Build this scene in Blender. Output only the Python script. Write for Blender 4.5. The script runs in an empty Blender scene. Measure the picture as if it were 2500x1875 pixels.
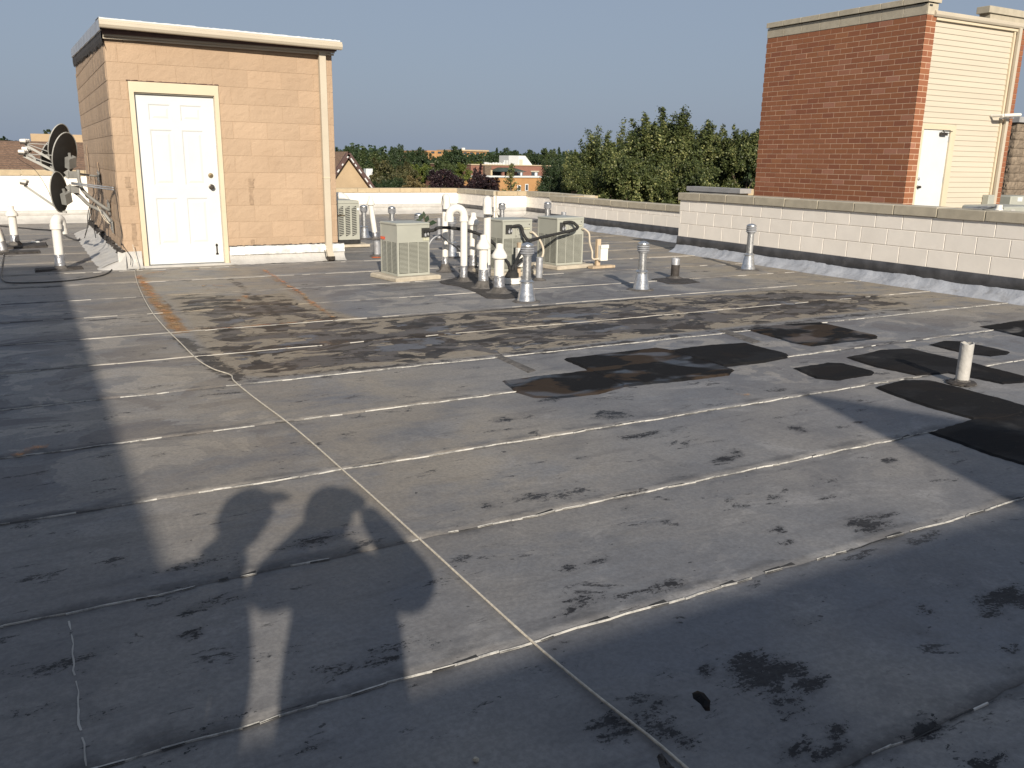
import bpy, math, random
import numpy as np
from mathutils import Vector, Matrix
random.seed(7); RNG = np.random.default_rng(7)
rad = math.radians
S = bpy.context.scene
COL = S.collection

# ------------------------------------------------------------------ camera
CAM_H = 1.35
F, PITCH, ROLL, YAW = 2092.11, rad(14.539), rad(.9667), rad(29.362)
def _cam_axes():
    cp, sp = math.cos(PITCH), math.sin(PITCH); c, s = math.cos(ROLL), math.sin(ROLL)
    cy, sy = math.cos(YAW), math.sin(YAW)
    fw = (0, cp, -sp); up = (0, sp, cp); rt = (1, 0, 0)
    r2 = [c*a + s*b for a, b in zip(rt, up)]; u2 = [-s*a + c*b for a, b in zip(rt, up)]
    rz = lambda v: Vector((cy*v[0] + sy*v[1], -sy*v[0] + cy*v[1], v[2]))
    return rz(r2), rz(u2), rz(fw)
RT, UP, FW = _cam_axes()
cam_d = bpy.data.cameras.new("camera"); cam = bpy.data.objects.new("camera", cam_d); COL.objects.link(cam)
M3 = Matrix((RT, UP, -FW)).transposed()
cam.matrix_world = Matrix.Translation((0, 0, CAM_H)) @ M3.to_4x4()
cam_d.sensor_fit = 'HORIZONTAL'; cam_d.sensor_width = 36; cam_d.lens = F/2500*36
cam_d.clip_start = .02; cam_d.clip_end = 3000
S.camera = cam
def ray(x, y): return RT*((x-1250)/F) + UP*(-(y-937.5)/F) + FW
def gr(x, y, z=0.0):
    r = ray(x, y); t = (z-CAM_H)/r.z; return Vector((0, 0, CAM_H)) + r*t
def atY(x, y, Y):
    r = ray(x, y); return Vector((0, 0, CAM_H)) + r*(Y/r.y)
def atX(x, y, X):
    r = ray(x, y); return Vector((0, 0, CAM_H)) + r*(X/r.x)

# ------------------------------------------------------------------ world, sun, exposure
SUN_AZ, SUN_EL = 18.5, 22.2        # azimuth the light travels towards, elevation of the sun
w = bpy.data.worlds.new("World"); S.world = w; w.use_nodes = True
nt = w.node_tree; bg = nt.nodes["Background"]; sky = nt.nodes.new("ShaderNodeTexSky")
sky.sky_type = 'NISHITA'; sky.sun_disc = False; sky.sun_elevation = rad(SUN_EL); sky.sun_rotation = rad(SUN_AZ+180)
sky.air_density = 1.0; sky.dust_density = 3.0; sky.ozone_density = 1.0; sky.altitude = 100
hz = nt.nodes.new("ShaderNodeMix"); hz.data_type = 'RGBA'; hz.inputs[0].default_value = .80      # even summer haze over the whole dome
nt.links.new(sky.outputs[0], hz.inputs[6]); hz.inputs[7].default_value = (3.50, 4.25, 5.55, 1)
nt.links.new(hz.outputs[2], bg.inputs[0]); bg.inputs[1].default_value = .068
sd = bpy.data.lights.new("sun", 'SUN'); sun = bpy.data.objects.new("sun", sd); COL.objects.link(sun)
sd.energy = 5.0; sd.angle = rad(.53); sd.color = (1, .90, .76)
trav = Vector((math.sin(rad(SUN_AZ))*math.cos(rad(SUN_EL)), math.cos(rad(SUN_AZ))*math.cos(rad(SUN_EL)), -math.sin(rad(SUN_EL))))
sun.rotation_euler = trav.to_track_quat('-Z', 'Y').to_euler(); sun.location = (-20, -40, 30)
S.view_settings.view_transform = 'Standard'; S.view_settings.look = 'None'
S.view_settings.exposure = .35; S.view_settings.gamma = 1; S.view_settings.use_curve_mapping = False
S.render.engine = 'CYCLES'

# ------------------------------------------------------------------ helpers
def wloc(o):
    v = Vector((0, 0, 0))
    while o is not None: v = v + o.location; o = o.parent
    return v
class MB:
    """collects geometry in world coordinates, links it as one object"""
    def __init__(s): s.v = []; s.f = []
    def add(s, vs, fs):
        n = len(s.v); s.v += [tuple(v) for v in vs]; s.f += [tuple(i+n for i in f) for f in fs]; return s
    def box(s, x0, x1, y0, y1, z0, z1):
        return s.add([(x, y, z) for z in (z0, z1) for y in (y0, y1) for x in (x0, x1)],
                     [(0, 2, 3, 1), (4, 5, 7, 6), (0, 1, 5, 4), (2, 6, 7, 3), (0, 4, 6, 2), (1, 3, 7, 5)])
    def bbox(s, x0, x1, y0, y1, z0, z1, b):
        """box with all four upright and top edges bevelled"""
        def ringp(x0, x1, y0, y1, z): return [(x0+b, y0, z), (x1-b, y0, z), (x1, y0+b, z), (x1, y1-b, z), (x1-b, y1, z), (x0+b, y1, z), (x0, y1-b, z), (x0, y0+b, z)]
        v = ringp(x0, x1, y0, y1, z0) + ringp(x0, x1, y0, y1, z1-b) + ringp(x0+b, x1-b, y0+b, y1-b, z1)
        f = [tuple(range(7, -1, -1)), tuple(range(16, 24))]
        for k in (0, 8):
            for i in range(8): j = (i+1) % 8; f.append((k+i, k+j, k+8+j, k+8+i))
        return s.add(v, f)
    def obox(s, c, ax, ay, az):
        """oriented box: centre and three half-axis vectors"""
        c = Vector(c); ax, ay, az = Vector(ax), Vector(ay), Vector(az)
        return s.add([c + ax*i + ay*j + az*k for k in (-1, 1) for j in (-1, 1) for i in (-1, 1)],
                     [(0, 2, 3, 1), (4, 5, 7, 6), (0, 1, 5, 4), (2, 6, 7, 3), (0, 4, 6, 2), (1, 3, 7, 5)])
    def beam(s, a, b, w_, h_, up=(0, 0, 1)):
        a, b = Vector(a), Vector(b); d = (b-a); L = d.length; d.normalize(); u = Vector(up); x = d.cross(u)
        if x.length < 1e-4: x = d.cross(Vector((1, 0, 0)))
        x.normalize(); u = x.cross(d); return s.obox((a+b)/2, d*L/2, x*w_/2, u*h_/2)
    def tube(s, pts, r, n=8, cap=True):
        pts = [Vector(p) for p in pts]; rs = r if isinstance(r, (list, tuple)) else [r]*len(pts)
        base = len(s.v); prev = None
        for i, p in enumerate(pts):
            d = (pts[min(i+1, len(pts)-1)] - pts[max(i-1, 0)])
            if d.length < 1e-9: d = Vector((0, 0, 1))
            d.normalize()
            if prev is None:
                x = d.cross(Vector((0, 0, 1)));
                if x.length < .05: x = d.cross(Vector((0, 1, 0)))
            else: x = prev - d*prev.dot(d)
            x.normalize(); prev = x; y = d.cross(x)
            for k in range(n):
                a = 2*math.pi*k/n; s.v.append(tuple(p + x*(rs[i]*math.cos(a)) + y*(rs[i]*math.sin(a))))
        for i in range(len(pts)-1):
            for k in range(n):
                k2 = (k+1) % n; s.f.append((base+i*n+k, base+i*n+k2, base+(i+1)*n+k2, base+(i+1)*n+k))
        if cap:
            s.f.append(tuple(base+k for k in range(n-1, -1, -1))); e = base+(len(pts)-1)*n; s.f.append(tuple(e+k for k in range(n)))
        return s
    def lathe(s, prof, c=(0, 0, 0), n=24, jit=0, capb=False, capt=True, seed=0):
        """profile of (radius, height), turned about the upright axis at c"""
        R_ = random.Random(seed); base = len(s.v)
        for (r, z) in prof:
            for k in range(n):
                a = 2*math.pi*k/n; rr = r*(1+R_.uniform(-jit, jit)); s.v.append((c[0]+rr*math.cos(a), c[1]+rr*math.sin(a), c[2]+z))
        for i in range(len(prof)-1):
            for k in range(n):
                k2 = (k+1) % n; s.f.append((base+i*n+k, base+i*n+k2, base+(i+1)*n+k2, base+(i+1)*n+k))
        if capt: e = base+(len(prof)-1)*n; s.f.append(tuple(e+k for k in range(n)))
        if capb: s.f.append(tuple(base+k for k in range(n-1, -1, -1)))
        return s
    def prism(s, poly, z0, z1):
        n = len(poly); a = sum(poly[i][0]*poly[(i+1) % n][1]-poly[(i+1) % n][0]*poly[i][1] for i in range(n))
        if a < 0: poly = poly[::-1]
        v = [(x, y, z0) for x, y in poly] + [(x, y, z1) for x, y in poly]
        f = [tuple(range(n, 2*n))] + [(i, (i+1) % n, n+(i+1) % n, n+i) for i in range(n)]
        return s.add(v, f)
    def mesh(s, name, off=(0, 0, 0), smooth=False):
        m = bpy.data.meshes.new(name); o = off
        m.from_pydata([(x-o[0], y-o[1], z-o[2]) for x, y, z in s.v], [], s.f); m.update()
        if smooth: m.polygons.foreach_set('use_smooth', [True]*len(m.polygons))
        return m
    def build(s, name, mat, parent=None, smooth=False, ang=None):
        off = wloc(parent) if parent else (0, 0, 0)
        m = s.mesh(name, off, smooth); m.materials.append(mat)
        if ang: m.set_sharp_from_angle(angle=rad(ang))
        o = bpy.data.objects.new(name, m); COL.objects.link(o); o.parent = parent; return o
def tag(o, label=None, cat=None, group=None, kind=None):
    if label: o['label'] = label
    if cat: o['category'] = cat
    if group: o['group'] = group
    if kind: o['kind'] = kind
    return o
def empty(name, loc, label=None, cat=None, group=None, kind=None, rz=0):
    o = bpy.data.objects.new(name, None); COL.objects.link(o); o.location = loc; o.rotation_euler.z = rz
    o.empty_display_size = .1; return tag(o, label, cat, group, kind)
def link(name, mesh, parent=None, loc=(0, 0, 0), rot=None, scale=None, mat=None):
    o = bpy.data.objects.new(name, mesh); COL.objects.link(o); o.parent = parent
    o.location = Vector(loc) - (wloc(parent) if parent else Vector((0, 0, 0)))
    if rot: o.rotation_euler = rot
    if scale: o.scale = scale
    if mat: o.material_slots[0].link = 'OBJECT'; o.material_slots[0].material = mat
    return o
def copy_tree(o, parent=None):
    c = o.copy(); COL.objects.link(c); c.parent = parent
    for ch in list(o.children): copy_tree(ch, c)
    return c

# ------------------------------------------------------------------ materials
def newmat(name):
    m = bpy.data.materials.new(name); m.use_nodes = True; n = m.node_tree
    b = n.nodes["Principled BSDF"]; return m, n, b
class NT:
    def __init__(s, n): s.n = n; s.L = n.links
    def nd(s, t, **k):
        o = s.n.nodes.new(t)
        for a, v in k.items(): setattr(o, a, v)
        return o
    def put(s, sock, v):
        if isinstance(v, bpy.types.NodeSocket): s.L.new(v, sock)
        elif isinstance(v, (tuple, list)) and len(v) == 3 and sock.type == 'RGBA': sock.default_value = (*v, 1)
        else: sock.default_value = v
    def pos(s, scale=(1, 1, 1), obj=False, off=(0, 0, 0)):
        src = s.nd('ShaderNodeTexCoord').outputs['Object'] if obj else s.nd('ShaderNodeNewGeometry').outputs['Position']
        m = s.nd('ShaderNodeMapping'); s.L.new(src, m.inputs[0]); m.inputs['Scale'].default_value = scale; m.inputs['Location'].default_value = off
        return m.outputs[0]
    def noise(s, vec, scale, detail=4, rough=.55, dist=0):
        o = s.nd('ShaderNodeTexNoise'); s.L.new(vec, o.inputs['Vector']); o.inputs['Scale'].default_value = scale
        o.inputs['Detail'].default_value = detail; o.inputs['Roughness'].default_value = rough; o.inputs['Distortion'].default_value = dist
        return o.outputs['Fac']
    def ramp(s, fac, lo, hi, a=0.0, b=1.0, smooth=True):
        if lo > hi: lo, hi, a, b = hi, lo, b, a
        o = s.nd('ShaderNodeMapRange', interpolation_type='SMOOTHSTEP' if smooth else 'LINEAR'); s.put(o.inputs[0], fac)
        o.inputs[1].default_value = lo; o.inputs[2].default_value = hi; o.inputs[3].default_value = a; o.inputs[4].default_value = b
        return o.outputs[0]
    def math(s, op, a, b=0.0, c=0.0):
        o = s.nd('ShaderNodeMath', operation=op); s.put(o.inputs[0], a); s.put(o.inputs[1], b)
        s.put(o.inputs[2], c); return o.outputs[0]
    def mix(s, fac, a, b, mode='MIX'):
        o = s.nd('ShaderNodeMix', data_type='RGBA', blend_type=mode); s.put(o.inputs[0], fac); s.put(o.inputs[6], a); s.put(o.inputs[7], b)
        return o.outputs[2]
    def attr(s, name): o = s.nd('ShaderNodeAttribute', attribute_name=name); return o.outputs['Fac']
    def bump(s, h, strength=.3, dist=.01, nrm=None):
        o = s.nd('ShaderNodeBump'); o.inputs['Strength'].default_value = strength; o.inputs['Distance'].default_value = dist
        s.L.new(h, o.inputs['Height'])
        if nrm is not None: s.L.new(nrm, o.inputs['Normal'])
        return o.outputs[0]
    def rnd(s): return s.nd('ShaderNodeObjectInfo').outputs['Random']
def simple(name, col, rough=.6, var=.12, scale=3, metal=0.0, bump=0.0, bscale=40, bdist=.004, dirt=0.0, dirtcol=(.1, .09, .08), dscale=2, objrand=0.0, stretch=(1, 1, 1), spec=.5):
    m, n, b = newmat(name); t = NT(n); p = t.pos(stretch)
    lo = tuple(c*(1-var) for c in col); hi = tuple(min(1, c*(1+var)) for c in col)
    c = t.mix(t.ramp(t.noise(p, scale, 5, .6), .3, .7), lo, hi)
    if objrand:
        k = t.ramp(t.rnd(), 0, 1, 1-objrand, 1+objrand, False)
        mm = t.nd('ShaderNodeVectorMath', operation='SCALE'); t.L.new(c, mm.inputs[0]); t.L.new(k, mm.inputs['Scale']); c = mm.outputs[0]
    if dirt: c = t.mix(t.math('MULTIPLY', t.ramp(t.noise(p, dscale, 7, .65, .4), .5, .75), dirt), c, dirtcol)
    t.put(b.inputs['Base Color'], c)
    t.put(b.inputs['Roughness'], t.ramp(t.noise(p, scale*2.3, 4), .3, .7, max(0, rough-.08), min(1, rough+.08)))
    b.inputs['Metallic'].default_value = metal; b.inputs['Specular IOR Level'].default_value = spec
    if bump: t.L.new(t.bump(t.noise(p, bscale, 4, .6), bump, bdist), b.inputs['Normal'])
    return m
MAT = {}
MAT['white_pvc'] = simple('white_pvc', (.70, .68, .63), .35, .05, 4, dirt=.25, dirtcol=(.45, .4, .33), dscale=6)
MAT['galv'] = simple('galvanised_steel', (.50, .51, .52), .36, .22, 28, metal=.85, bump=.1, bscale=20, dirt=.25, dirtcol=(.25, .24, .22), dscale=9)
MAT['galv_dull'] = simple('dull_galvanised', (.33, .34, .36), .55, .2, 18, metal=.4, dirt=.3, dscale=9)
MAT['foil'] = simple('foil_tape', (.50, .51, .54), .38, .2, 30, metal=.85, bump=.7, bscale=24, bdist=.012, dirt=.3, dirtcol=(.2, .2, .2), dscale=12)
MAT['bright_metal'] = simple('bright_flashing', (.72, .72, .70), .4, .12, 6, metal=.5, bump=.5, bscale=5, bdist=.02, dirt=.2, dirtcol=(.3, .28, .25), dscale=4)
MAT['tar'] = simple('roof_tar', (.035, .03, .027), .75, .4, 9, bump=.7, bscale=22, bdist=.02)
MAT['tar_grey'] = simple('weathered_tar', (.10, .092, .085), .85, .35, 12, bump=.8, bscale=25, bdist=.02, dirt=.4, dirtcol=(.03, .026, .022), dscale=10)
MAT['ac_paint'] = simple('grey_green_enamel', (.345, .352, .308), .42, .05, 3, dirt=.12, dirtcol=(.3, .29, .24), dscale=5)
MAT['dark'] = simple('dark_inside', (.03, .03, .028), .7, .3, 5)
MAT['pad'] = simple('concrete_pad', (.42, .375, .30), .9, .12, 8, bump=.4, bscale=50, dirt=.35, dirtcol=(.2, .17, .12), dscale=9)
MAT['black_foam'] = simple('black_foam_insulation', (.018, .018, .018), .8, .4, 20, bump=.7, bscale=60, bdist=.01)
MAT['black_rubber'] = simple('black_cable_jacket', (.015, .015, .016), .5, .2, 20)
MAT['wood'] = simple('weathered_wood', (.42, .33, .23), .85, .2, 12, bump=.4, bscale=40, stretch=(1, 1, .2), dirt=.3, dscale=8)
MAT['beige_conduit'] = simple('beige_conduit', (.48, .42, .33), .55, .1, 9)
MAT['white_paint'] = simple('white_paint', (.565, .585, .585), .45, .03, 2, dirt=.05, dirtcol=(.6, .55, .45))
MAT['cream'] = simple('cream_paint', (.55, .475, .345), .5, .04, 2, dirt=.12, dirtcol=(.45, .36, .25), dscale=4)
MAT['cream_gutter'] = simple('almond_metal', (.46, .41, .325), .42, .05, 2, dirt=.1, dirtcol=(.4, .35, .28), dscale=4)
MAT['brass'] = simple('dull_brass', (.35, .27, .16), .35, .2, 30, metal=.9)
MAT['bronze'] = simple('dark_bronze', (.07, .06, .05), .4, .3, 30, metal=.6)
MAT['dish'] = simple('dark_grey_dish', (.011, .0105, .010), .6, .2, 6, bump=.05)
MAT['dish_rim'] = simple('light_grey_enamel', (.32, .32, .30), .45, .1, 6)
MAT['mast'] = simple('grey_mast', (.20, .20, .19), .5, .12, 12)
MAT['red'] = simple('red_badge', (.5, .05, .03), .4, .1, 5)
MAT['orange'] = simple('orange_paint', (.75, .16, .04), .7, .15, 20)
MAT['label_grey'] = simple('label_plate', (.42, .42, .32), .5, .35, 120)
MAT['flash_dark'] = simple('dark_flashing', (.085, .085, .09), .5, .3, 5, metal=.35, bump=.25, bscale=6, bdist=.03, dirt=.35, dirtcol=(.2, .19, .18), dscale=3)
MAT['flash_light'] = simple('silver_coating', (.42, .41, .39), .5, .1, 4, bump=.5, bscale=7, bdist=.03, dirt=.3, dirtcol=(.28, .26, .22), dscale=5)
MAT['cant'] = simple('silver_blue_coating', (.34, .36, .40), .42, .12, 4, bump=.6, bscale=6, bdist=.03, dirt=.5, dirtcol=(.12, .11, .10), dscale=5)
MAT['rope'] = simple('white_cord', (.48, .44, .37), .9, .2, 60, bump=.5, bscale=300, bdist=.002)
MAT['brown_trim'] = simple('brown_trim', (.08, .045, .04), .7, .2, 5)
MAT['shingle'] = simple('brown_shingles', (.19, .12, .08), .95, .25, 14, bump=.8, bscale=18, bdist=.05, objrand=.1)
MAT['tan_far'] = simple('tan_block_far', (.40, .30, .19), .9, .08, 1.5, bump=.3, bscale=6, bdist=.03)
MAT['asphalt_dark'] = simple('asphalt_dark', (.05, .05, .05), .9, .2, 1)
MAT['bark'] = simple('bark', (.12, .09, .065), .95, .25, 8, bump=.8, bscale=12, bdist=.03)
MAT['glass'] = simple('window_glass', (.04, .05, .06), .08, .2, 2)
MAT['red_brick_far'] = simple('red_brick_far', (.20, .095, .068), .9, .12, 1.2)
MAT['orange_brick_far'] = simple('orange_brick_far', (.36, .20, .085), .9, .10, 1.0)
MAT['green_roof'] = simple('green_metal_roof', (.035, .06, .045), .6, .2, 2)
MAT['grey_coping'] = simple('grey_coping', (.27, .27, .27), .85, .1, 4, bump=.3)
MAT['limestone'] = simple('limestone_coping', (.40, .36, .28), .85, .09, 7, bump=.4, bscale=60, bdist=.003, dirt=.3, dirtcol=(.24, .20, .14), dscale=5, objrand=.07)
MAT['limestone_warm'] = simple('warm_limestone', (.42, .34, .225), .85, .08, 7, bump=.3, bscale=60, bdist=.003, dirt=.2, dirtcol=(.3, .22, .14), dscale=5, objrand=.05)
MAT['white_block'] = simple('white_painted_block', (.82, .77, .70), .75, .03, 5, bump=.35, bscale=70, bdist=.002, objrand=.025, dirt=.12, dirtcol=(.5, .45, .38), dscale=3)
MAT['white_mortar'] = simple('white_mortar', (.84, .80, .73), .85, .04, 8, bump=.2)
MAT['skin'] = simple('skin', (.5, .32, .23), .55, .06, 8)
MAT['shirt_grey'] = simple('grey_cotton', (.2, .21, .24), .9, .1, 9)
MAT['jeans'] = simple('blue_denim', (.06, .08, .14), .9, .2, 30)
MAT['shirt_dark'] = simple('dark_cotton', (.05, .05, .06), .9, .2, 9)
MAT['hair'] = simple('brown_hair', (.05, .035, .025), .7, .3, 40)
MAT['eye'] = simple('eye_white', (.7, .68, .66), .2, .02, 5)
MAT['lips'] = simple('lips', (.4, .18, .15), .5, .05, 5)
def split_face():
    m, n, b = newmat('tan_split_face_block'); t = NT(n); p = t.pos()
    base = t.mix(t.ramp(t.noise(p, 1.7, 4), .3, .7), (.365, .262, .178), (.395, .288, .198))
    k = t.ramp(t.rnd(), 0, 1, .94, 1.05, False)
    mm = t.nd('ShaderNodeVectorMath', operation='SCALE'); t.L.new(base, mm.inputs[0]); t.L.new(k, mm.inputs['Scale'])
    c = t.mix(t.math('MULTIPLY', t.ramp(t.noise(p, 9, 6, .7), .55, .8), .3), mm.outputs[0], (.25, .165, .10))
    t.put(b.inputs['Base Color'], c); b.inputs['Roughness'].default_value = .85
    h = t.math('ADD', t.noise(p, 11, 6, .65, .8), t.math('MULTIPLY', t.noise(p, 46, 4, .6), .35))
    t.L.new(t.bump(h, .5, .022), b.inputs['Normal']); return m
MAT['split'] = split_face()
MAT['split_mortar'] = simple('tan_mortar', (.41, .305, .21), .9, .06, 10, bump=.3)
MAT['split_stain'] = simple('dark_water_stain', (.30, .215, .145), .9, .2, 14, bump=.6, bscale=30, bdist=.01)
MAT['stone_brown'] = simple('brown_split_stone', (.19, .15, .11), .9, .25, 7, bump=1, bscale=11, bdist=.05, objrand=.12)
def brickmat():
    m, n, b = newmat('red_brick'); t = NT(n); p = t.pos()
    at = t.nd('ShaderNodeAttribute', attribute_name='tone').outputs['Fac']
    r = t.math('FRACT', t.math('ADD', t.rnd(), at))
    cr = t.nd('ShaderNodeValToRGB'); t.L.new(r, cr.inputs[0]); e = cr.color_ramp; e.elements[0].color = (.21, .075, .038, 1); e.elements[1].color = (.275, .112, .050, 1)
    x = e.elements.new(.5); x.color = (.25, .096, .042, 1); x = e.elements.new(.93); x.color = (.255, .100, .05, 1); x = e.elements.new(.96); x.color = (.31, .14, .09, 1)
    c = t.mix(t.math('MULTIPLY', t.ramp(t.noise(p, 30, 5, .7), .5, .8), .25), cr.outputs[0], (.16, .06, .04))
    t.put(b.inputs['Base Color'], c); b.inputs['Roughness'].default_value = .85
    t.L.new(t.bump(t.noise(p, 80, 4), .3, .004), b.inputs['Normal']); return m
MAT['brick'] = brickmat()
MAT['brick_mortar'] = simple('brick_mortar', (.52, .37, .26), .9, .08, 8, bump=.3)
MAT['siding'] = simple('cream_vinyl', (.50, .445, .355), .5, .03, 1.5, stretch=(.3, 1, 5), bump=.06, bscale=60, objrand=.012)

def roofmat():
    m, n, b = newmat('grey_roof_membrane'); t = NT(n); P = t.pos()
    A = t.pos((.85, 1.15, 1)); B = t.pos((.9, 1.25, 1), off=(3.1, 8.2, 0)); C = t.pos((.35, 2.2, 1), off=(1, 4, 0))
    big = t.noise(P, .62, 4, .55, .5); mid = t.noise(A, 2.1, 8, .66, .7); mid2 = t.noise(B, .95, 6, .62, .6); fine = t.noise(P, 60, 4, .75); gr_ = t.noise(P, 16, 5, .7)
    c = t.mix(t.ramp(big, .34, .66), (.168, .176, .194), (.245, .234, .221))
    c = t.mix(t.math('MULTIPLY', t.ramp(mid2, .42, .62), .65), c, (.148, .150, .160))
    c = t.mix(t.math('MULTIPLY', t.ramp(mid, .54, .66), .55), c, (.300, .295, .295))
    c = t.mix(t.math('MULTIPLY', t.ramp(mid, .46, .34), .5), c, (.112, .112, .118))
    c = t.mix(t.math('MULTIPLY', t.ramp(t.noise(C, 3.2, 7, .7), .53, .68), .45), c, (.090, .090, .098))
    wm = t.noise(A, 1.75, 8, .58, .9)      # watermarks with crisp rims
    c = t.mix(t.math('MULTIPLY', t.ramp(wm, .545, .556), t.math('MULTIPLY', t.attr('pale'), .85)), c, (.32, .300, .275))
    c = t.mix(t.math('MULTIPLY', t.ramp(wm, .458, .446), t.math('MULTIPLY', t.attr('pale'), .9)), c, (.130, .125, .132))
    c = t.mix(t.math('MULTIPLY', t.attr('tan'), t.ramp(t.noise(B, 2.2, 7, .65, .5), .28, .6)), c, (.32, .275, .21))
    c = t.mix(t.math('MULTIPLY', t.ramp(t.math('ADD', t.attr('lap'), t.math('MULTIPLY', t.math('SUBTRACT', t.noise(t.pos((1.2, 2, 1)), 3.5, 7, .7), .5), 2.2)), .55, 1.05), .6), c, (.070, .069, .072))
    # ponding dirt: tan islands, grey and brown films, black crusts
    pond = t.attr('pond'); pn = t.noise(t.pos((.85, 1.3, 1), off=(1.3, .4, 0)), 2.3, 9, .60, .9); p2 = t.noise(t.pos((.9, 1.4, 1), off=(7.3, 2.4, 0)), 2.9, 8, .62, .8)
    film = t.mix(t.ramp(p2, .475, .495), (.048, .037, .028), (.110, .098, .090)); film = t.mix(t.ramp(t.noise(B, 1.7, 5), .58, .6), film, (.125, .130, .145))
    island = t.math('ADD', pn, t.math('MULTIPLY', t.math('SUBTRACT', 1.0, pond), .30))
    fmask = t.math('MULTIPLY', t.ramp(island, .545, .533), t.ramp(pond, .02, .2))
    c = t.mix(fmask, t.mix(t.ramp(pond, .1, .45), c, t.mix(t.ramp(gr_, .3, .7), (.235, .195, .145), (.31, .27, .21))), film)
    rim = t.math('MULTIPLY', t.ramp(t.math('ABSOLUTE', t.math('SUBTRACT', island, .535)), .020, .0), t.ramp(pond, .05, .4))
    c = t.mix(t.math('MULTIPLY', rim, .6), c, (.034, .026, .020))
    blk = t.math('MULTIPLY', t.ramp(t.noise(t.pos((.8, 1.6, 1), off=(9, 2, 0)), 3.0, 8, .66, .8), .545, .575), t.ramp(pond, .05, .5))
    c = t.mix(t.math('MULTIPLY', blk, .92), c, (.020, .016, .013))
    c = t.mix(t.math('MULTIPLY', t.ramp(t.math('ADD', t.attr('black'), t.math('MULTIPLY', t.math('SUBTRACT', t.noise(P, 6, 8, .75, .6), .5), 2.6)), .40, .60), .85), c, (.020, .016, .013))
    c = t.mix(t.math('MULTIPLY', t.ramp(t.math('ADD', t.attr('rust'), t.math('MULTIPLY', t.math('SUBTRACT', t.noise(P, 6, 6, .7), .5), 1.6)), .45, .85), .85), c, (.265, .140, .045))
    # worn black scuffs: soft grimy halo plus speckle in the places marked on the sheet
    sc = t.attr('scuff'); edge = t.noise(t.pos((1, 2.2, 1)), 8, 7, .72, .5); sp = t.noise(t.pos((1, 1.3, 1)), 62, 5, .8)
    c = t.mix(t.math('MULTIPLY', t.ramp(t.math('ADD', sc, t.math('MULTIPLY', t.math('SUBTRACT', edge, .5), 1.2)), .15, .8), .55), c, (.060, .060, .064))
    sm = t.ramp(t.math('ADD', t.math('MULTIPLY', sc, .72), t.math('ADD', t.math('MULTIPLY', t.math('SUBTRACT', edge, .5), 1.9), t.math('MULTIPLY', t.math('SUBTRACT', sp, .5), 1.6))), .42, .50)
    c = t.mix(t.math('MULTIPLY', t.math('MULTIPLY', sm, t.ramp(sc, .03, .2)), .95), c, (.012, .012, .014))
    # small random scuffs and specks everywhere
    r1 = t.math('MULTIPLY', t.ramp(t.noise(t.pos((1, 2.0, 1)), 2.6, 9, .74, .4), .598, .635), t.ramp(sp, .40, .50)); c = t.mix(t.math('MULTIPLY', r1, .9), c, (.020, .020, .022))
    r2 = t.math('MULTIPLY', t.ramp(t.noise(t.pos((.6, 3.2, 1), off=(5, 5, 0)), 4.6, 8, .75, .4), .64, .67), t.ramp(sp, .38, .5)); c = t.mix(t.math('MULTIPLY', r2, .8), c, (.024, .024, .026))
    c = t.mix(t.math('MULTIPLY', t.ramp(t.noise(t.pos((1, 1.4, 1)), 21, 3, .5), .715, .74), .8), c, (.03, .03, .03))
    c = t.mix(t.math('MULTIPLY', t.ramp(t.noise(t.pos((1, 1, 1), off=(2, 9, 1)), 9, 6, .8), .70, .76), .5), c, (.36, .36, .36))
    c = t.mix(t.math('MULTIPLY', t.ramp(fine, .35, .65), .28), c, (.060, .060, .064)); c = t.mix(t.math('MULTIPLY', t.ramp(gr_, .4, .7), .15), c, (.07, .07, .075))
    t.put(b.inputs['Base Color'], c)
    t.put(b.inputs['Roughness'], t.ramp(mid, .3, .7, .48, .68)); b.inputs['Specular IOR Level'].default_value = .16
    h = t.math('ADD', t.math('MULTIPLY', fine, .3), t.math('ADD', t.noise(t.pos((.7, 1.6, 1)), 7, 5, .6), t.math('MULTIPLY', t.noise(P, 1.3, 3), 3)))
    t.L.new(t.bump(h, .25, .012), b.inputs['Normal']); return m
MAT['roof'] = roofmat()
def patchmat(name, wet):
    m, n, b = newmat(name); t = NT(n); P = t.pos()
    n1 = t.noise(t.pos((1, 1.8, 1)), 1.9, 4, .5, .6); sp = t.math('MULTIPLY', t.ramp(t.noise(t.pos((1, 1.6, 1), off=(4, 1, 0)), 2.2, 3, .5, .4), .50, .62), wet)
    c = t.mix(t.math('MULTIPLY', t.ramp(n1, .53, .57), wet), (.010, .010, .011), (.036, .026, .019))
    c = t.mix(t.math('MULTIPLY', t.ramp(t.noise(P, 2.6, 4, .6), .60, .75), .16), c, (.12, .12, .12))  # soft grey sheen mixed into the base colour
    c = t.mix(t.math('MULTIPLY', t.ramp(t.noise(P, 24, 5, .75), .62, .7), .5), c, (.06, .055, .05))
    t.put(b.inputs['Base Color'], c); t.put(b.inputs['Roughness'], t.math('SUBTRACT', .85, t.math('MULTIPLY', sp, .5))); t.put(b.inputs['Specular IOR Level'], t.math('ADD', .10, t.math('MULTIPLY', sp, .5)))
    t.L.new(t.bump(t.noise(t.pos((.6, 2.2, 1)), 16, 5, .65), .4, .006), b.inputs['Normal']); return m
MAT['patch_wet'] = patchmat('shiny_black_asphalt', 1.0); MAT['patch_dry'] = patchmat('matt_black_asphalt', .12)
def beadmat():
    m, n, b = newmat('white_lap_line'); t = NT(n)
    k = t.noise(t.pos((1, 1, 1)), 5, 8, .8)
    t.put(b.inputs['Base Color'], t.mix(t.ramp(k, .36, .60), (.14, .14, .14), (.52, .51, .48))); b.inputs['Roughness'].default_value = .7; return m
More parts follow.
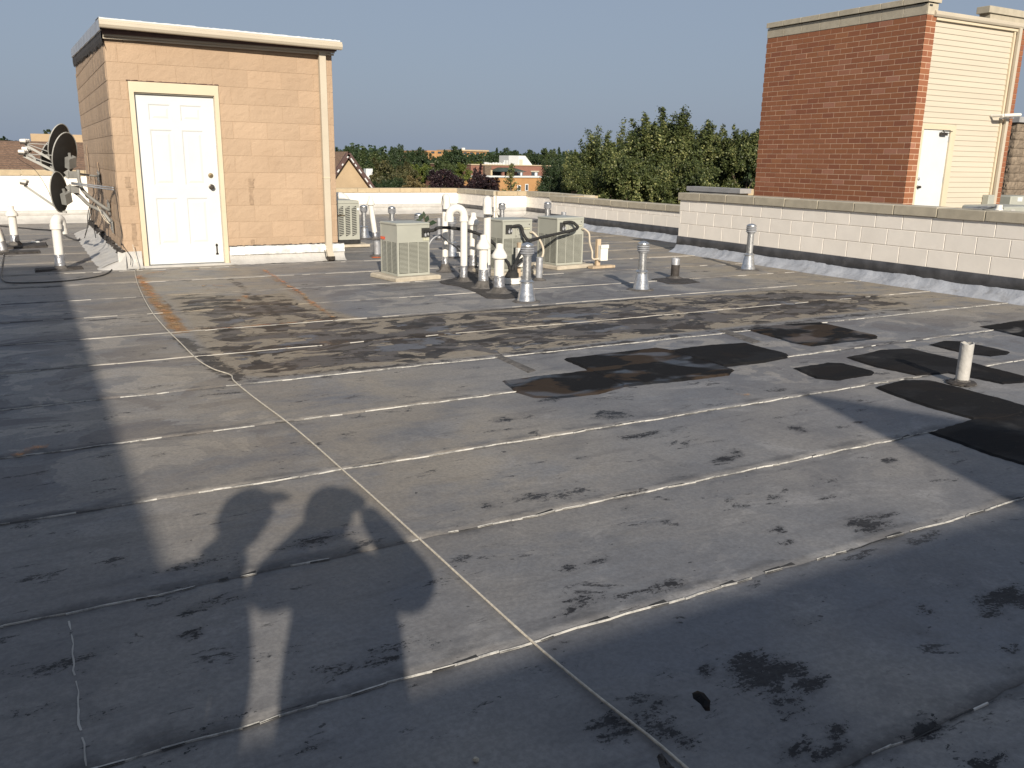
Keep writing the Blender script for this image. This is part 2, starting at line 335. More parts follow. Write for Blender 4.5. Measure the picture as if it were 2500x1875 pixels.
MAT['bead'] = beadmat(); MAT['bead_far'] = simple('dull_lap_line', (.36, .345, .32), .8, .3, 3)
MAT['crack'] = simple('dark_lap_gap', (.03, .03, .03), .9, .3, 12)
def spraymat():
    m, n, b = newmat('orange_spray_paint'); t = NT(n); P = t.pos()
    k = t.noise(P, 9, 7, .75); k2 = t.noise(P, 2.2, 3)
    t.put(b.inputs['Base Color'], t.mix(t.ramp(k2, .35, .65), (.60, .22, .07), (.42, .27, .12))); b.inputs['Roughness'].default_value = .8
    t.put(b.inputs['Alpha'], t.math('MULTIPLY', t.ramp(t.math('ADD', k, t.math('MULTIPLY', t.attr('core'), .16)), .56, .78), .75)); return m
MAT['spray'] = spraymat()

# leaves: colour differs leaf by leaf (attribute 'leaf')
def leafmat(name, dark, mid, light, trans=.25):
    m, n, b = newmat(name); t = NT(n)
    a = t.attr('leaf'); cr = t.nd('ShaderNodeValToRGB'); t.L.new(a, cr.inputs[0]); e = cr.color_ramp
    e.elements[0].color = (*dark, 1); e.elements[1].color = (*light, 1); x = e.elements.new(.6); x.color = (*mid, 1)
    t.L.new(cr.outputs[0], b.inputs['Base Color']); b.inputs['Roughness'].default_value = .5; b.inputs['Specular IOR Level'].default_value = .35
    out = n.nodes['Material Output']; tr = t.nd('ShaderNodeBsdfTranslucent'); t.L.new(cr.outputs[0], tr.inputs[0])
    ms = t.nd('ShaderNodeMixShader'); ms.inputs[0].default_value = trans; t.L.new(b.outputs[0], ms.inputs[1]); t.L.new(tr.outputs[0], ms.inputs[2]); t.L.new(ms.outputs[0], out.inputs[0])
    return m
MAT['leaf_maple'] = leafmat('maple_leaves', (.038, .054, .019), (.10, .122, .040), (.34, .34, .14))
MAT['leaf_dark'] = leafmat('dark_leaves', (.022, .04, .018), (.040, .064, .026), (.075, .10, .04), .15)
MAT['leaf_mid'] = leafmat('mid_green_leaves', (.035, .055, .02), (.062, .086, .03), (.11, .13, .05), .2)
MAT['leaf_lime'] = leafmat('lime_leaves', (.07, .10, .02), (.13, .16, .035), (.20, .22, .06), .25)
MAT['leaf_brown'] = leafmat('brownish_leaves', (.045, .05, .02), (.085, .085, .035), (.15, .13, .06), .2)
MAT['leaf_purple'] = leafmat('purple_leaves', (.016, .010, .013), (.032, .018, .022), (.07, .035, .035), .1)
MAT['leaf_gold'] = leafmat('golden_leaves', (.08, .07, .03), (.18, .14, .06), (.30, .24, .12), .2)
#PART2

# ================================================================== SETTING: ground far below and the flat roof
g_ = MB().box(-600, 900, -200, 1500, -9.6, -9.5).build('ground', simple('lawn_and_street', (.055, .065, .035), .95, .3, .05), None); tag(g_, kind='structure')
SE = [-4.38, -3.6, -2.85, -2.1, -1.3, -.5, .3, 1.10, 1.90, 2.69, 3.52, 4.35, 5.23, 6.14, 7.09, 8.05, 9.08, 10.15, 11.25, 12.4, 13.5, 14.6, 15.8, 17.0, 18.2, 19.4, 20.6, 21.5]
roof = MB().box(-9, 9.1, -7, 21.6, -.6, -.02).box(9.1, 10.5, 10.9, 21.6, -.6, -.02).build('flat_roof', MAT['roof'], None); tag(roof, kind='structure')
def seg_d(X, Y, a, b):
    ax, ay = a; bx, by = b; dx, dy = bx-ax, by-ay; L = dx*dx+dy*dy+1e-9
    t = np.clip(((X-ax)*dx+(Y-ay)*dy)/L, 0, 1); return np.hypot(X-ax-t*dx, Y-ay-t*dy)
def poly_sd(X, Y, poly):
    d = np.full(X.shape, 1e9); ins = np.zeros(X.shape, bool); n = len(poly)
    for i in range(n):
        a, b = poly[i], poly[(i+1) % n]; d = np.minimum(d, seg_d(X, Y, a, b))
        cond = ((a[1] > Y) != (b[1] > Y)); xx = (b[0]-a[0])*(Y-a[1])/((b[1]-a[1]) if abs(b[1]-a[1]) > 1e-9 else 1e-9)+a[0]
        ins ^= cond & (X < xx)
    return np.where(ins, d, -d)
POND = [(1.12, 9.3), (1.03, 7.19), (.95, 5.55), (1.2, 5.30), (3, 5.28), (6.2, 5.42), (7.8, 5.5), (8.1, 6.2), (7.5, 6.95), (5.7, 7.05), (2.5, 7.10), (2.28, 8.3), (2.3, 8.9), (1.8, 8.8), (1.5, 9.1)]
BLACK = [((.92, 6.9), (.99, 6.0), .05, .62), ((.99, 6.0), (1.05, 5.42), .07, .7), ((1.05, 5.34), (3.1, 5.27), .03, .55), ((1.08, 8.9), (1.0, 7.5), .03, .6), ((1.99, 10.3), (1.90, 8.9), .045, .5), ((1.90, 8.9), (1.83, 7.3), .05, .55),
         ((1.53, 11.1), (1.49, 9.6), .04, .32), ((2.45, 7.035), (5.6, 7.0), .028, .8), ((1.6, 8.35), (2.1, 8.1), .07, .7), ((1.15, 7.9), (1.5, 7.8), .04, .6), ((3.2, 5.24), (7.8, 5.42), .05, .55), ((2.44, 9.2), (2.34, 8.3), .03, .55), ((.55, 7.75), (.95, 7.65), .03, .5), ((.2, 7.95), (.9, 7.9), .025, .55), ((4.2, 8.0), (4.9, 8.05), .03, .4), ((7.4, 6.2), (8.5, 5.9), .06, .5)]
RUST = [((1.05, 10.7), (1.01, 8.6), .07, .75), ((1.01, 8.6), (.97, 7.1), .065, .85), ((1.0, 7.13), (2.24, 7.13), .035, .55), ((1.3, 6.2), (2.0, 6.2), .06, .5), ((2.46, 10.6), (2.27, 7.3), .045, .6), ((1.5, 9.3), (1.8, 9.1), .1, .45)]
def z5b(x, y): return (1250+x*.5651, 1100+y*.5651)
def z3b(x, y): return (1200+x*.5877, 720+y*.5877)
def z4b(x, y): return (x*.5651, 1100+y*.5651)
SC = [(z5b(1030, 930), .10, .07, 1), (z5b(1080, 960), .13, .09, 1), (z5b(1280, 1010), .10, .05, .9), (z5b(1190, 1120), .07, .05, .9), (z5b(620, 1080), .07, .05, .8), (z5b(450, 1190), .09, .05, .95), (z5b(640, 1210), .06, .04, .9), (z5b(735, 1250), .05, .03, .8),
      (z5b(1400, 1215), .05, .03, .8), (z5b(1200, 1290), .07, .03, .9), (z5b(1330, 1320), .10, .03, .7), (z5b(830, 1285), .05, .03, .6), (z5b(640, 590), .17, .05, .75), (z5b(300, 665), .13, .05, .65), (z5b(250, 510), .05, .03, .8), (z5b(370, 480), .06, .03, .75),
      (z5b(90, 200), .13, .05, .7), (z5b(500, 250), .06, .03, .6), (z5b(1150, 345), .05, .04, .85), (z5b(1210, 405), .05, .03, .7), (z5b(1540, 320), .13, .07, .95), (z5b(1620, 280), .1, .04, .7), (z5b(1140, 205), .07, .04, .7), (z5b(1660, 72), .06, .02, .8), (z5b(1650, 38), .04, .02, .8), (z5b(1380, 200), .14, .03, .5),
      (z5b(930, 35), .10, .04, .95), (z5b(2130, 640), .14, .07, .9), (z5b(2080, 700), .07, .05, .8), (z5b(1780, 690), .06, .04, .6), (z5b(1750, 780), .05, .03, .6), (z5b(2050, 1340), .09, .05, .7), (z5b(1810, 1225), .06, .03, 1), (z5b(185, 830), .08, .03, .9), (z5b(60, 860), .03, .02, .7), (z5b(850, 955), .04, .03, .8), (z5b(1240, 740), .09, .04, .6), (z5b(2180, 860), .05, .05, .6), (z5b(620, 960), .05, .03, .5), (z5b(1900, 580), .05, .04, .4),
      (z3b(500, 500), .14, .10, .85), (z3b(240, 440), .15, .06, .65), (z3b(620, 585), .17, .05, .85), (z3b(1270, 560), .06, .08, .9), (z3b(50, 520), .08, .05, .9), (z3b(960, 690), .08, .05, .95), (z3b(1010, 655), .06, .05, .8), (z3b(800, 465), .1, .04, .6), (z3b(1190, 510), .06, .04, .5), (z3b(760, 560), .05, .03, .8), (z3b(1650, 690), .05, .04, .9), (z3b(1680, 715), .05, .03, .8), (z3b(1520, 530), .05, .03, .7), (z3b(480, 430), .2, .05, .5), (z3b(60, 560), .15, .03, .5), (z3b(880, 620), .2, .03, .4), (z3b(1060, 520), .05, .03, .6), (z3b(380, 680), .05, .03, .6), (z3b(1090, 640), .06, .02, .7),
      (z4b(980, 640), .14, .03, .8), (z4b(830, 690), .06, .04, .85), (z4b(820, 800), .05, .04, .85), (z4b(1380, 390), .22, .05, .7), (z4b(1600, 910), .25, .05, .65), (z4b(990, 945), .05, .02, .8), (z4b(200, 940), .2, .05, .5), (z4b(100, 1150), .15, .04, .5), (z4b(450, 1165), .07, .03, .7), (z4b(1380, 1285), .09, .02, .8), (z4b(820, 500), .18, .06, .5), (z4b(110, 320), .08, .03, .8), (z4b(1620, 880), .04, .02, .8), (z4b(1000, 490), .05, .03, .7), (z4b(2120, 240), .06, .04, .9), (z4b(1760, 1050), .03, .03, .6), (z4b(950, 1170), .2, .05, .35), (z4b(300, 210), .3, .04, .4), (z4b(790, 1310), .15, .03, .5), (z4b(1260, 870), .25, .04, .35)]
SC = [((float(gr(*p).x), float(gr(*p).y)), rx, ry, v) for p, rx, ry, v in SC]
def fields(X, Y):
    sd = poly_sd(X, Y, POND); pond = np.clip(sd/.30+.15, 0, 1)*np.where(Y > 7.15, .85, 1.0)
    out = {'pond': pond}
    e = np.array(SE); dl = np.min(np.abs(Y[..., None]-e-.02), -1); out['lap'] = np.clip(1-dl/.13, 0, 1)
    for nm, L in (('black', BLACK), ('rust', RUST)):
        f = np.zeros(X.shape)
        for a, b, r, v in L: f = np.maximum(f, v*np.clip(1.5-seg_d(X, Y, a, b)/r*.75, 0, 1))
        out[nm] = f
    f = np.zeros(X.shape)
    for (cx, cy), rx, ry, v in SC: f = np.maximum(f, v*np.clip(1.35-np.hypot((X-cx)/rx, (Y-cy)/ry), 0, 1))
    out['scuff'] = f
    ss = lambda a, lo, hi: np.clip((a-lo)/(hi-lo), 0, 1)
    out['tan'] = np.maximum.reduce([ss(X, 6.3, 8.0)*ss(Y, 4.2, 5.6)*.9, .75*ss(X, .9, 1.1)*ss(2.6-X, 0, .3)*ss(Y, 7.2, 8.2)*ss(11.8-Y, 0, .5), .55*ss(X, -.3, .8)*ss(2.6-X, 0, .8)*ss(Y, 2.0, 3.2)*ss(12-Y, 0, 1), .35*ss(Y, 8.0, 10.5), pond*.3])
    out['pale'] = np.maximum.reduce([1.0*ss(1.1-X, 0, .15)*ss(X, -2, -.5)*ss(Y, 3.2, 4.5)*ss(9.5-Y, 0, 1), .8*ss(X, 2.3, 2.7)*ss(Y, 6.9, 7.2)*ss(10.5-Y, 0, 1.5), .75*ss(X, 3.6, 4.2)*ss(Y, 3.3, 4.0)*ss(5.4-Y, 0, .3), np.full(X.shape, .12)])
    return out
def sheet(k):
    y0, y1 = SE[k], SE[k+1]+.05; x0, x1 = -9.0, (9.08 if y1 < 10.7 else 10.3)
    dx = .05 if y1 < 5.4 else (.06 if y1 < 10.3 else .16)
    if y1 < .9: dx = .3
    xs = np.arange(x0, x1+1e-6, dx); ny = max(3, int(round((y1-y0)/(dx if dx < .3 else .3))))+1
    ts = np.linspace(0, 1, ny); X, T = np.meshgrid(xs, ts); wob = .004*np.sin(xs*9+k)+.003*np.sin(xs*23+k*2)+RNG.normal(0, .0016, len(xs))
    Y = y0 + wob[None, :]*(1-T)**3 + T*(y1-y0); Z = .0042-.0036*np.minimum(1, T*1.02)
    Z = Z + np.where(T < .02, RNG.normal(0, .0007, X.shape), 0)
    nx = len(xs); V = np.stack([X, Y, Z], -1).reshape(-1, 3)
    Vs = np.stack([xs, Y[0], np.full(nx, -.004)], -1); V = np.concatenate([V, Vs])
    idx = np.arange(nx*ny).reshape(ny, nx); q = np.stack([idx[:-1, :-1], idx[:-1, 1:], idx[1:, 1:], idx[1:, :-1]], -1).reshape(-1, 4)
    b = nx*ny+np.arange(nx); q2 = np.stack([b[:-1], b[1:], idx[0, 1:], idx[0, :-1]], -1); Q = np.concatenate([q, q2])
    m = bpy.data.meshes.new('membrane_sheet'); m.vertices.add(len(V)); m.vertices.foreach_set('co', V.astype(np.float32).ravel())
    m.loops.add(Q.size); m.loops.foreach_set('vertex_index', Q.astype(np.int32).ravel()); m.polygons.add(len(Q))
    m.polygons.foreach_set('loop_start', np.arange(0, Q.size, 4, dtype=np.int32)); m.update(calc_edges=True)
    for nm, a in fields(V[:, 0], V[:, 1]).items(): at = m.attributes.new(nm, 'FLOAT', 'POINT'); at.data.foreach_set('value', a.astype(np.float32))
    m.materials.append(MAT['roof']); o = bpy.data.objects.new('membrane_sheet', m); COL.objects.link(o); o.parent = roof
    return o
for k in range(len(SE)-1):
    sh = sheet(k)
    if k < 6 or k > 18: continue
    # torn white bead and dark gap along the lap
    y = SE[k]; R_ = random.Random(k); x = -3.0 if y < 6 else -1.5; bead = MB(); gap = MB(); ph = R_.random()*9
    xe = 9.0; wd = .0024 if y < 6 else .0018
    while x < xe:
        L = R_.uniform(.03, .10) if y < 6 else R_.uniform(.05, .2)
        yy = lambda q: y + .004*math.sin(q*9+k)+.003*math.sin(q*23+k*2) - .002
        on = math.sin(x*1.1+ph)+math.sin(x*2.7+ph*2)*.7+R_.uniform(-.9, .9)
        x2 = x+L; a, b2 = wd*R_.uniform(.3, 1.3), wd*R_.uniform(.3, 1.3); o1, o2 = R_.uniform(-.003, .003), R_.uniform(-.003, .003)
        if on > (-1.25 if y < 6 else (-.6 if y < 7.5 else 0)): bead.add([(x, yy(x)-a+o1, .0058), (x2, yy(x2)-b2+o2, .0058), (x2, yy(x2)+b2*.3+o2, .0072), (x, yy(x)+a*.3+o1, .0072), (x, yy(x)-a*1.3+o1, .0015), (x2, yy(x2)-b2*1.3+o2, .0015)], [(0, 1, 2, 3), (4, 5, 1, 0)])
        if R_.random() < (.28 if y < 6 else .1): gap.add([(x, yy(x)-a-.005, .0052), (x2, yy(x2)-b2-.004, .0052), (x2, yy(x2)-b2*.9, .0052), (x, yy(x)-a*.9, .0052)], [(0, 1, 2, 3)])
        if R_.random() < .12 and y < 6: gap.add([(x, yy(x)+.004, .0056), (x2, yy(x2)+.002, .0056), (x2, yy(x2)+.012+.01*R_.random(), .0056), (x, yy(x)+.008, .0056)], [(0, 1, 2, 3)])
        x = x2
    bead.build('lap_bead', MAT['bead' if y < 6 else 'bead_far'], sh); gap.build('lap_gap', MAT['crack'], sh)
# cross laps
cl = MB()
for (px, y0, y1) in ((gr(155, 1270).x, 1.90, 2.69), (gr(1015, 1400).x, 2.69, 3.52)):
    pass
X0 = float(gr(157, 1400).x)
sh = [o for o in roof.children if o.name.startswith('membrane_sheet')][8]
R_ = random.Random(77); V = []
for i in range(26): y_ = 1.915+i*.029; o_ = R_.uniform(-.0025, .0025)+.003*math.sin(i*.7); w_ = R_.uniform(.0008, .003); z_ = .0060-.0036*i/25; V += [(X0+o_-w_, y_, z_), (X0+o_+w_, y_, z_)]
cl.add(V, [(i*2, i*2+1, i*2+3, i*2+2) for i in range(25) if i % 9 != 4]).build('end_lap', MAT['bead_far'], sh)

# ------------------------------------------------------------------ block walls round the roof
def block_mesh(w_, h_, d_, rough_=0, seed=0, nx=1, nz=1):
    """block: x along the wall, front looks to -y, origin at front lower left"""
    R_ = random.Random(seed); b = .002 if rough_ else .004; mb = MB(); nx, nz = (nx, nz) if rough_ else (1, 1)
    xs = [b+(w_-2*b)*i/nx for i in range(nx+1)]; zs = [b+(h_-2*b)*j/nz for j in range(nz+1)]
    V = [(x, -rough_*R_.uniform(.2, 1) if (0 < i < nx and 0 < j < nz) else (-rough_*R_.uniform(0, .15) if rough_ else 0), z) for j, z in enumerate(zs) for i, x in enumerate(xs)]
    n1 = nx+1; F_ = [(j*n1+i, j*n1+i+1, (j+1)*n1+i+1, (j+1)*n1+i) for j in range(nz) for i in range(nx)]
    bd = [i for i in range(nx+1)] + [j*n1+nx for j in range(1, nz+1)] + [nz*n1+i for i in range(nx-1, -1, -1)] + [j*n1 for j in range(nz-1, 0, -1)]
    nb = len(V); 
    for q in bd:
        x, y, z = V[q]; V.append((0 if x < 2*b else (w_ if x > w_-2*b else x), b*1.2, 0 if z < 2*b else (h_ if z > h_-2*b else z)))
    for q in bd: 
        x, y, z = V[nb+bd.index(q)]; V.append((x, d_, z))
    L = len(bd)
    for i in range(L):
        j = (i+1) % L; F_.append((bd[i], nb+i, nb+j, bd[j])); F_.append((nb+i, nb+L+i, nb+L+j, nb+j))
    mb.add(V, F_); m = mb.mesh('block'); return m
class Face:
    """a wall face: origin O, running along U (unit xy), outward normal N (right-hand: N = U turned -90)"""
    def __init__(s, O, U): s.O = Vector((*O, 0)); s.U = Vector((*U, 0)); s.N = Vector((U[1], -U[0], 0)); s.rot = (0, 0, math.atan2(U[1], U[0]))
    def P(s, u, n, z): v = s.O + s.U*u + s.N*n; return (v.x, v.y, z)
    def box(s, mb, u0, u1, n0, n1, z0, z1):
        c = s.O + s.U*(u0+u1)/2 + s.N*(n0+n1)/2; c.z = (z0+z1)/2
        return mb.obox(c, s.U*(u1-u0)/2, s.N*(n1-n0)/2, Vector((0, 0, (z1-z0)/2)))
def laid(parent, face, rows, bl, length, mats, meshes, gap=.006, holes=(), name='block', first=0.0, n=.004, depth=.05, rough_=0, u0lim=0.0):
    """lay courses of blocks; rows = list of (z0, z1, shift); pieces cut at wall ends and holes get their own mesh"""
    cache = {}
    for ri, (z0, z1, sh_) in enumerate(rows):
        u = first - sh_
        while u < length - .01:
            a, b = max(u, u0lim), min(u+bl, length); segs = [(a, b)]
            for (h0, h1, hz0, hz1) in holes:
                if z0 < hz1 - .02 and z1 > hz0 + .02:
                    ns = []
                    for (p, q) in segs:
                        if q <= h0 or p >= h1: ns.append((p, q)); continue
                        if p < h0: ns.append((p, h0))
                        if q > h1: ns.append((h1, q))
                    segs = ns
            for (p, q) in segs:
                wd = q-p-gap
                if wd < .02: continue
                key = (round(wd, 2), round(z1-z0, 3), random.randrange(4) if rough_ and wd > .3 else 0)
                if key not in cache:
                    me = block_mesh(wd, z1-z0-gap, depth, rough_, len(cache), 6, 4); me.materials.append(mats); me.name = name; cache[key] = me
                link(name, cache[key], parent, face.P(p+gap/2, n, z0+gap/2), face.rot)
            u += bl
def coping(parent, face, u0, u1, z0, z1, depth, over, step, mat, first=None, name='coping_stone', hang_end=(0, 0)):
    us = [u0-hang_end[0]]; u = first if first is not None else u0+step
    while u < u1 - .05: us.append(u); u += step
    us.append(u1+hang_end[1]); R_ = random.Random(int(u1*100)); cache = {}
    for a, b in zip(us, us[1:]):
        mb = MB(); mb.bbox(0, b-a-.008, -over, depth+over, 0, z1-z0, .006); me = mb.mesh(name); me.materials.append(mat)
        dz = R_.uniform(-.003, .003); o = link(name, me, parent, face.P(a+.004, 0, z0+dz), face.rot)
def cant(parent, face, u0, u1, h, out, mat, seed=0, name='base_flashing', zlow=.011, wr=.012, step=.06):
    """wrinkled membrane turned up the wall"""
    R_ = random.Random(seed); us = np.arange(u0, u1+step*.5, step); prof = [(0, h), (.02, h*.72), (.05, h*.42), (.085*out/.15, h*.22), (.12*out/.15, h*.08), (out, 0)]
    mb = MB(); V = []; n = len(prof); ph = R_.random()*9; lapu = [u0+.75*(i+1)+R_.uniform(-.1, .1) for i in range(int((u1-u0)/.9)+1)]
    for u in us:
        wv = math.sin(u*5+ph)*.5+math.sin(u*13+ph*3)*.5+R_.uniform(-.5, .5); lap = .006 if (int(np.searchsorted(lapu, u)) % 2) else 0
        for j, (o_, z) in enumerate(prof):
            k = math.sin(math.pi*j/(n-1)) if j < n-1 else 0; V.append(face.P(u, .004+o_*(1+.03*wv*(j > 2))+wr*wv*k+lap, (max(z, 0)+zlow+wr*.5*wv*k) if j < n-1 else -.004))
    F_ = [(i*n+j, i*n+j+1, (i+1)*n+j+1, (i+1)*n+j) for i in range(len(us)-1) for j in range(n-1)]
    return MB().add(V, F_).build(name, mat, parent, smooth=True)
def flash_band(parent, face, u0, u1, z0, z1, mat, seed=0, name='counter_flashing', out=.012):
    R_ = random.Random(seed); us = list(np.arange(u0, u1, .18))+[u1]; V = []
    for u in us:
        wv = math.sin(u*3+seed)*.006+R_.uniform(-.004, .004)
        for (n_, z) in ((0.0, z1+.002), (out, z1-.004), (out+.002, (z0+z1)/2), (out+.006+wv*.5, z0+wv), (out+.0, z0-.004+wv)): V.append(face.P(u, n_+.003, z))
    F_ = [(i*5+j, i*5+j+1, (i+1)*5+j+1, (i+1)*5+j) for i in range(len(us)-1) for j in range(4)]
    return MB().add(V, F_).build(name, mat, parent, smooth=True)

# right-hand wall: faces -X at X = 9.05; u runs from its far end (Y = 10.77) towards the camera
fE = Face((9.05, 10.77), (0, -1)); LE = 10.77-2.0
wE = MB().box(9.056, 9.30, 2.0, 10.764, -.02, .815).build('parapet_wall', MAT['white_mortar'], None)
tag(wE, 'white painted block parapet with limestone coping on the right, in front of the brick tower', 'parapet wall', kind='thing')
laid(wE, fE, [(.245, .449, .14), (.449, .643, -.05+.38-.19+.19), (.643, .815, .14)], .38, LE, MAT['white_block'], None, .005, first=0)
coping(wE, fE, 0, LE, .817, .925, .25, .03, .572, MAT['limestone'], first=10.77-10.29, hang_end=(.03, 0))
flash_band(wE, fE, -.01, LE, .125, .25, MAT['flash_dark'], 3); cant(wE, fE, -.02, LE, .14, .17, MAT['cant'], 5)
# end face of that wall seen from the roof
# set-back wall behind it: faces -X at X = 10.2
fE2 = Face((10.2, 16.5), (0, -1)); L2 = 16.5-10.75
w2 = MB().box(10.206, 10.45, 10.75, 16.494, -.02, .53).build('parapet_wall', MAT['white_mortar'], None)
tag(w2, 'set-back white block parapet running from the end of the tall right wall to the jog', 'parapet wall', kind='thing')
laid(w2, fE2, [(.245, .44, .15), (.44, .53, .33)], .38, L2, MAT['white_block'], None, .003, n=.002)
coping(w2, fE2, 0, L2, .532, .64, .25, .03, .572, MAT['limestone'], hang_end=(.03, 0))
flash_band(w2, fE2, 0, L2, .12, .25, MAT['flash_dark'], 7); cant(w2, fE2, 0, L2, .13, .16, MAT['cant'], 8, wr=.016)
fEr = Face((9.10, 10.77), (1, 0))
MB().box(9.31, 10.2, 10.78, 10.9, -.02, .24).build('return_kerb', MAT['flash_dark'], wE)
# far zigzag of low parapets
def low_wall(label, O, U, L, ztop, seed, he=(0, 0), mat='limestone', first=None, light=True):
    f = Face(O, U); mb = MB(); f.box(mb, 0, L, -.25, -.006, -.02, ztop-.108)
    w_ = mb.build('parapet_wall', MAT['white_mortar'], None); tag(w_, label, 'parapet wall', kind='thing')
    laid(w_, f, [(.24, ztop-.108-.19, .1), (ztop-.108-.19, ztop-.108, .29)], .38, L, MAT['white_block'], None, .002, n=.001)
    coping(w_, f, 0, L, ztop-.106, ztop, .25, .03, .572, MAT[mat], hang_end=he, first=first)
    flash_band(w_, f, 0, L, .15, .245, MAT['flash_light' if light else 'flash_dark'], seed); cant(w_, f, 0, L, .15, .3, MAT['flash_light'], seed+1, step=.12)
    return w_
low_wall('long low white parapet with warm stone coping between the tan penthouse and the zigzag corner', (3.4, 21.3), (1, 0), 6.83, .64, 21, (0, .0), 'limestone_warm')
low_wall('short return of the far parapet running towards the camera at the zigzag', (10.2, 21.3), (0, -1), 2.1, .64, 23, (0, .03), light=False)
low_wall('narrow sunlit front-facing bit of the far parapet between two returns', (10.23, 19.1), (1, 0), .85, .64, 25, (0, 0), 'limestone_warm')
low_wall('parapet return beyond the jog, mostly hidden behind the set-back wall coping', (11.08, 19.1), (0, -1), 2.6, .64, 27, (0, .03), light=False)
jg = MB().box(10.46, 11.45, 16.5, 16.8, -.02, .63).build('parapet_wall', MAT['limestone_warm'], None); tag(jg, 'flat stone topped jog joining the two offset far parapets in front of the big maple', 'parapet wall', kind='thing')
low_wall('white parapet with tan coping on the far left behind the satellite dishes', (-12, 20.0), (1, 0), 15.2, 1.04, 31, (0, 0), 'limestone_warm')

# ================================================================== STAIR PENTHOUSE (left)
PH = MB().box(1.004, 1.215, 11.504, 17.0, 0, 2.66).box(2.24, 3.69, 11.504, 17.0, 0, 2.66).box(1.215, 2.24, 11.504, 17.0, 2.2, 2.66).box(1.215, 2.24, 11.75, 17.0, 0, 2.2).build('stair_penthouse', MAT['split_mortar'], None)
tag(PH, 'tan split-face block stair penthouse with white six-panel door and almond gutter', 'penthouse')
rows = [(.13+.206*k, .13+.206*(k+1), .42-(.135 if k % 2 else .345)) for k in range(12)] + [(2.602, 2.665, .21)]
rows = [(.0, .13, .1)] + rows
fF = Face((1.0, 11.5), (1, 0)); laid(PH, fF, rows, .42, 2.70, MAT['split'], None, .004, holes=[(.217, 1.238, 0, 2.2)], rough_=.005, n=0.0, depth=.06)
fS = Face((1.0, 17.0), (0, -1)); laid(PH, fS, rows, .42, 5.43, MAT['split'], None, .006, rough_=.007, n=0.0, depth=.05)
# right side face (seen only as an edge)
MB().box(3.69, 3.70, 11.56, 17.0, 0, 2.66).build('side_wall', MAT['split'], PH)
# dark water stains, small drilled weep spots
for (px, y0, y1, w_) in ((613, 436, 458, .085), (613, 460, 500, .06), (617, 585, 600, .06), (311, 432, 458, .07), (319, 462, 500, .06), (326, 546, 600, .06)):
    p0, p1 = atY(px, y0, 11.48), atY(px, y1, 11.48); R_ = random.Random(y0); n_ = 7
    L_ = [(p0.x-w_/2*R_.uniform(.5, 1.1), p1.z+(p0.z-p1.z)*k/n_) for k in range(n_+1)]; Rr = [(p0.x+w_/2*R_.uniform(.5, 1.1), p1.z+(p0.z-p1.z)*k/n_) for k in range(n_+1)]
    MB().add([(x, 11.4905, z) for x, z in L_]+[(x, 11.4905, z) for x, z in Rr], [(k, n_+1+k, n_+2+k, k+1) for k in range(n_)]).build('water_stain', MAT['split_stain'], PH)
# door frame, threshold, door
fr = MB().box(1.217, 1.272, 11.47, 11.60, .01, 2.193).box(2.186, 2.238, 11.47, 11.60, .01, 2.193).box(1.272, 2.186, 11.47, 11.60, 2.075, 2.193)
fr = fr.build('door_frame', MAT['cream'], PH); MB().box(1.262, 1.276, 11.495, 11.60, .03, 2.075).box(2.182, 2.196, 11.495, 11.60, .03, 2.075).box(1.276, 2.182, 11.495, 11.6, 2.062, 2.08).build('door_stop', MAT['cream_gutter'], fr)
MB().box(1.2, 2.26, 11.44, 11.62, 0, .028).build('threshold', MAT['flash_light'], PH)
def panel_door(x0, x1, z0, z1, Y, parent, mat):
    """slab with six recessed, raised-centre panels, facing -Y"""
    W, H_ = x1-x0, z1-z0; cols = [(x0+W*.16, x0+W*.44), (x0+W*.56, x0+W*.84)]; rws = [(z0+H_*.115, z0+H_*.40), (z0+H_*.475, z0+H_*.80), (z0+H_*.85, z0+H_*.945)]
    xs = [x0, cols[0][0], cols[0][1], cols[1][0], cols[1][1], x1]; zs = [z0, rws[0][0], rws[0][1], rws[1][0], rws[1][1], rws[2][0], rws[2][1], z1]; mb = MB()
    mb.box(x0, x1, Y+.012, Y+.045, z0, z1)
    for i in range(5):
        for j in range(7):
            if not (i in (1, 3) and j in (1, 3, 5)): mb.add([(xs[i], Y, zs[j]), (xs[i+1], Y, zs[j]), (xs[i+1], Y, zs[j+1]), (xs[i], Y, zs[j+1])], [(0, 1, 2, 3)])
    for xx in (x0, x1): mb.add([(xx, Y, z0), (xx, Y+.012, z0), (xx, Y+.012, z1), (xx, Y, z1)], [(0, 1, 2, 3)])
    mb.add([(x0, Y, z1), (x1, Y, z1), (x1, Y+.012, z1), (x0, Y+.012, z1)], [(0, 1, 2, 3)])
    d = mb.build('door', mat, parent)
    for (a, b) in cols:
        for (c, e) in rws:
            q = MB(); n_ = [(a, c, 0), (a+.016, c+.016, .009), (a+.03, c+.03, .009), (a+.055, c+.055, .002)]; V = []
            for (xa, za, dp) in n_: V += [(xa, Y+dp, za), (b-(xa-a), Y+dp, za), (b-(xa-a), Y+dp, e-(za-c)), (xa, Y+dp, e-(za-c))]
            Fq = [(12, 13, 14, 15)]
            for k in range(3):
                for i in range(4): j = (i+1) % 4; Fq.append((k*4+i, k*4+j, k*4+4+j, k*4+4+i))
            q.add(V, Fq).build('panel', mat, d)
    return d
dr = panel_door(1.278, 2.181, .035, 2.062, 11.535, PH, MAT['white_paint'])
def lathe_y(prof, c, n=20):
    """turned about an axis pointing to -Y"""
    mb = MB(); mb.lathe(prof, (0, 0, 0), n); mb.v = [(c[0]+x, c[1]-z, c[2]+y) for x, y, z in mb.v]; mb.f = [tuple(reversed(f)) for f in mb.f]; return mb
lathe_y([(.031, 0), (.031, .008), (.026, .016), (.012, .018)], (2.09, 11.535, 1.12)).build('deadbolt', MAT['brass'], dr, True, 40)
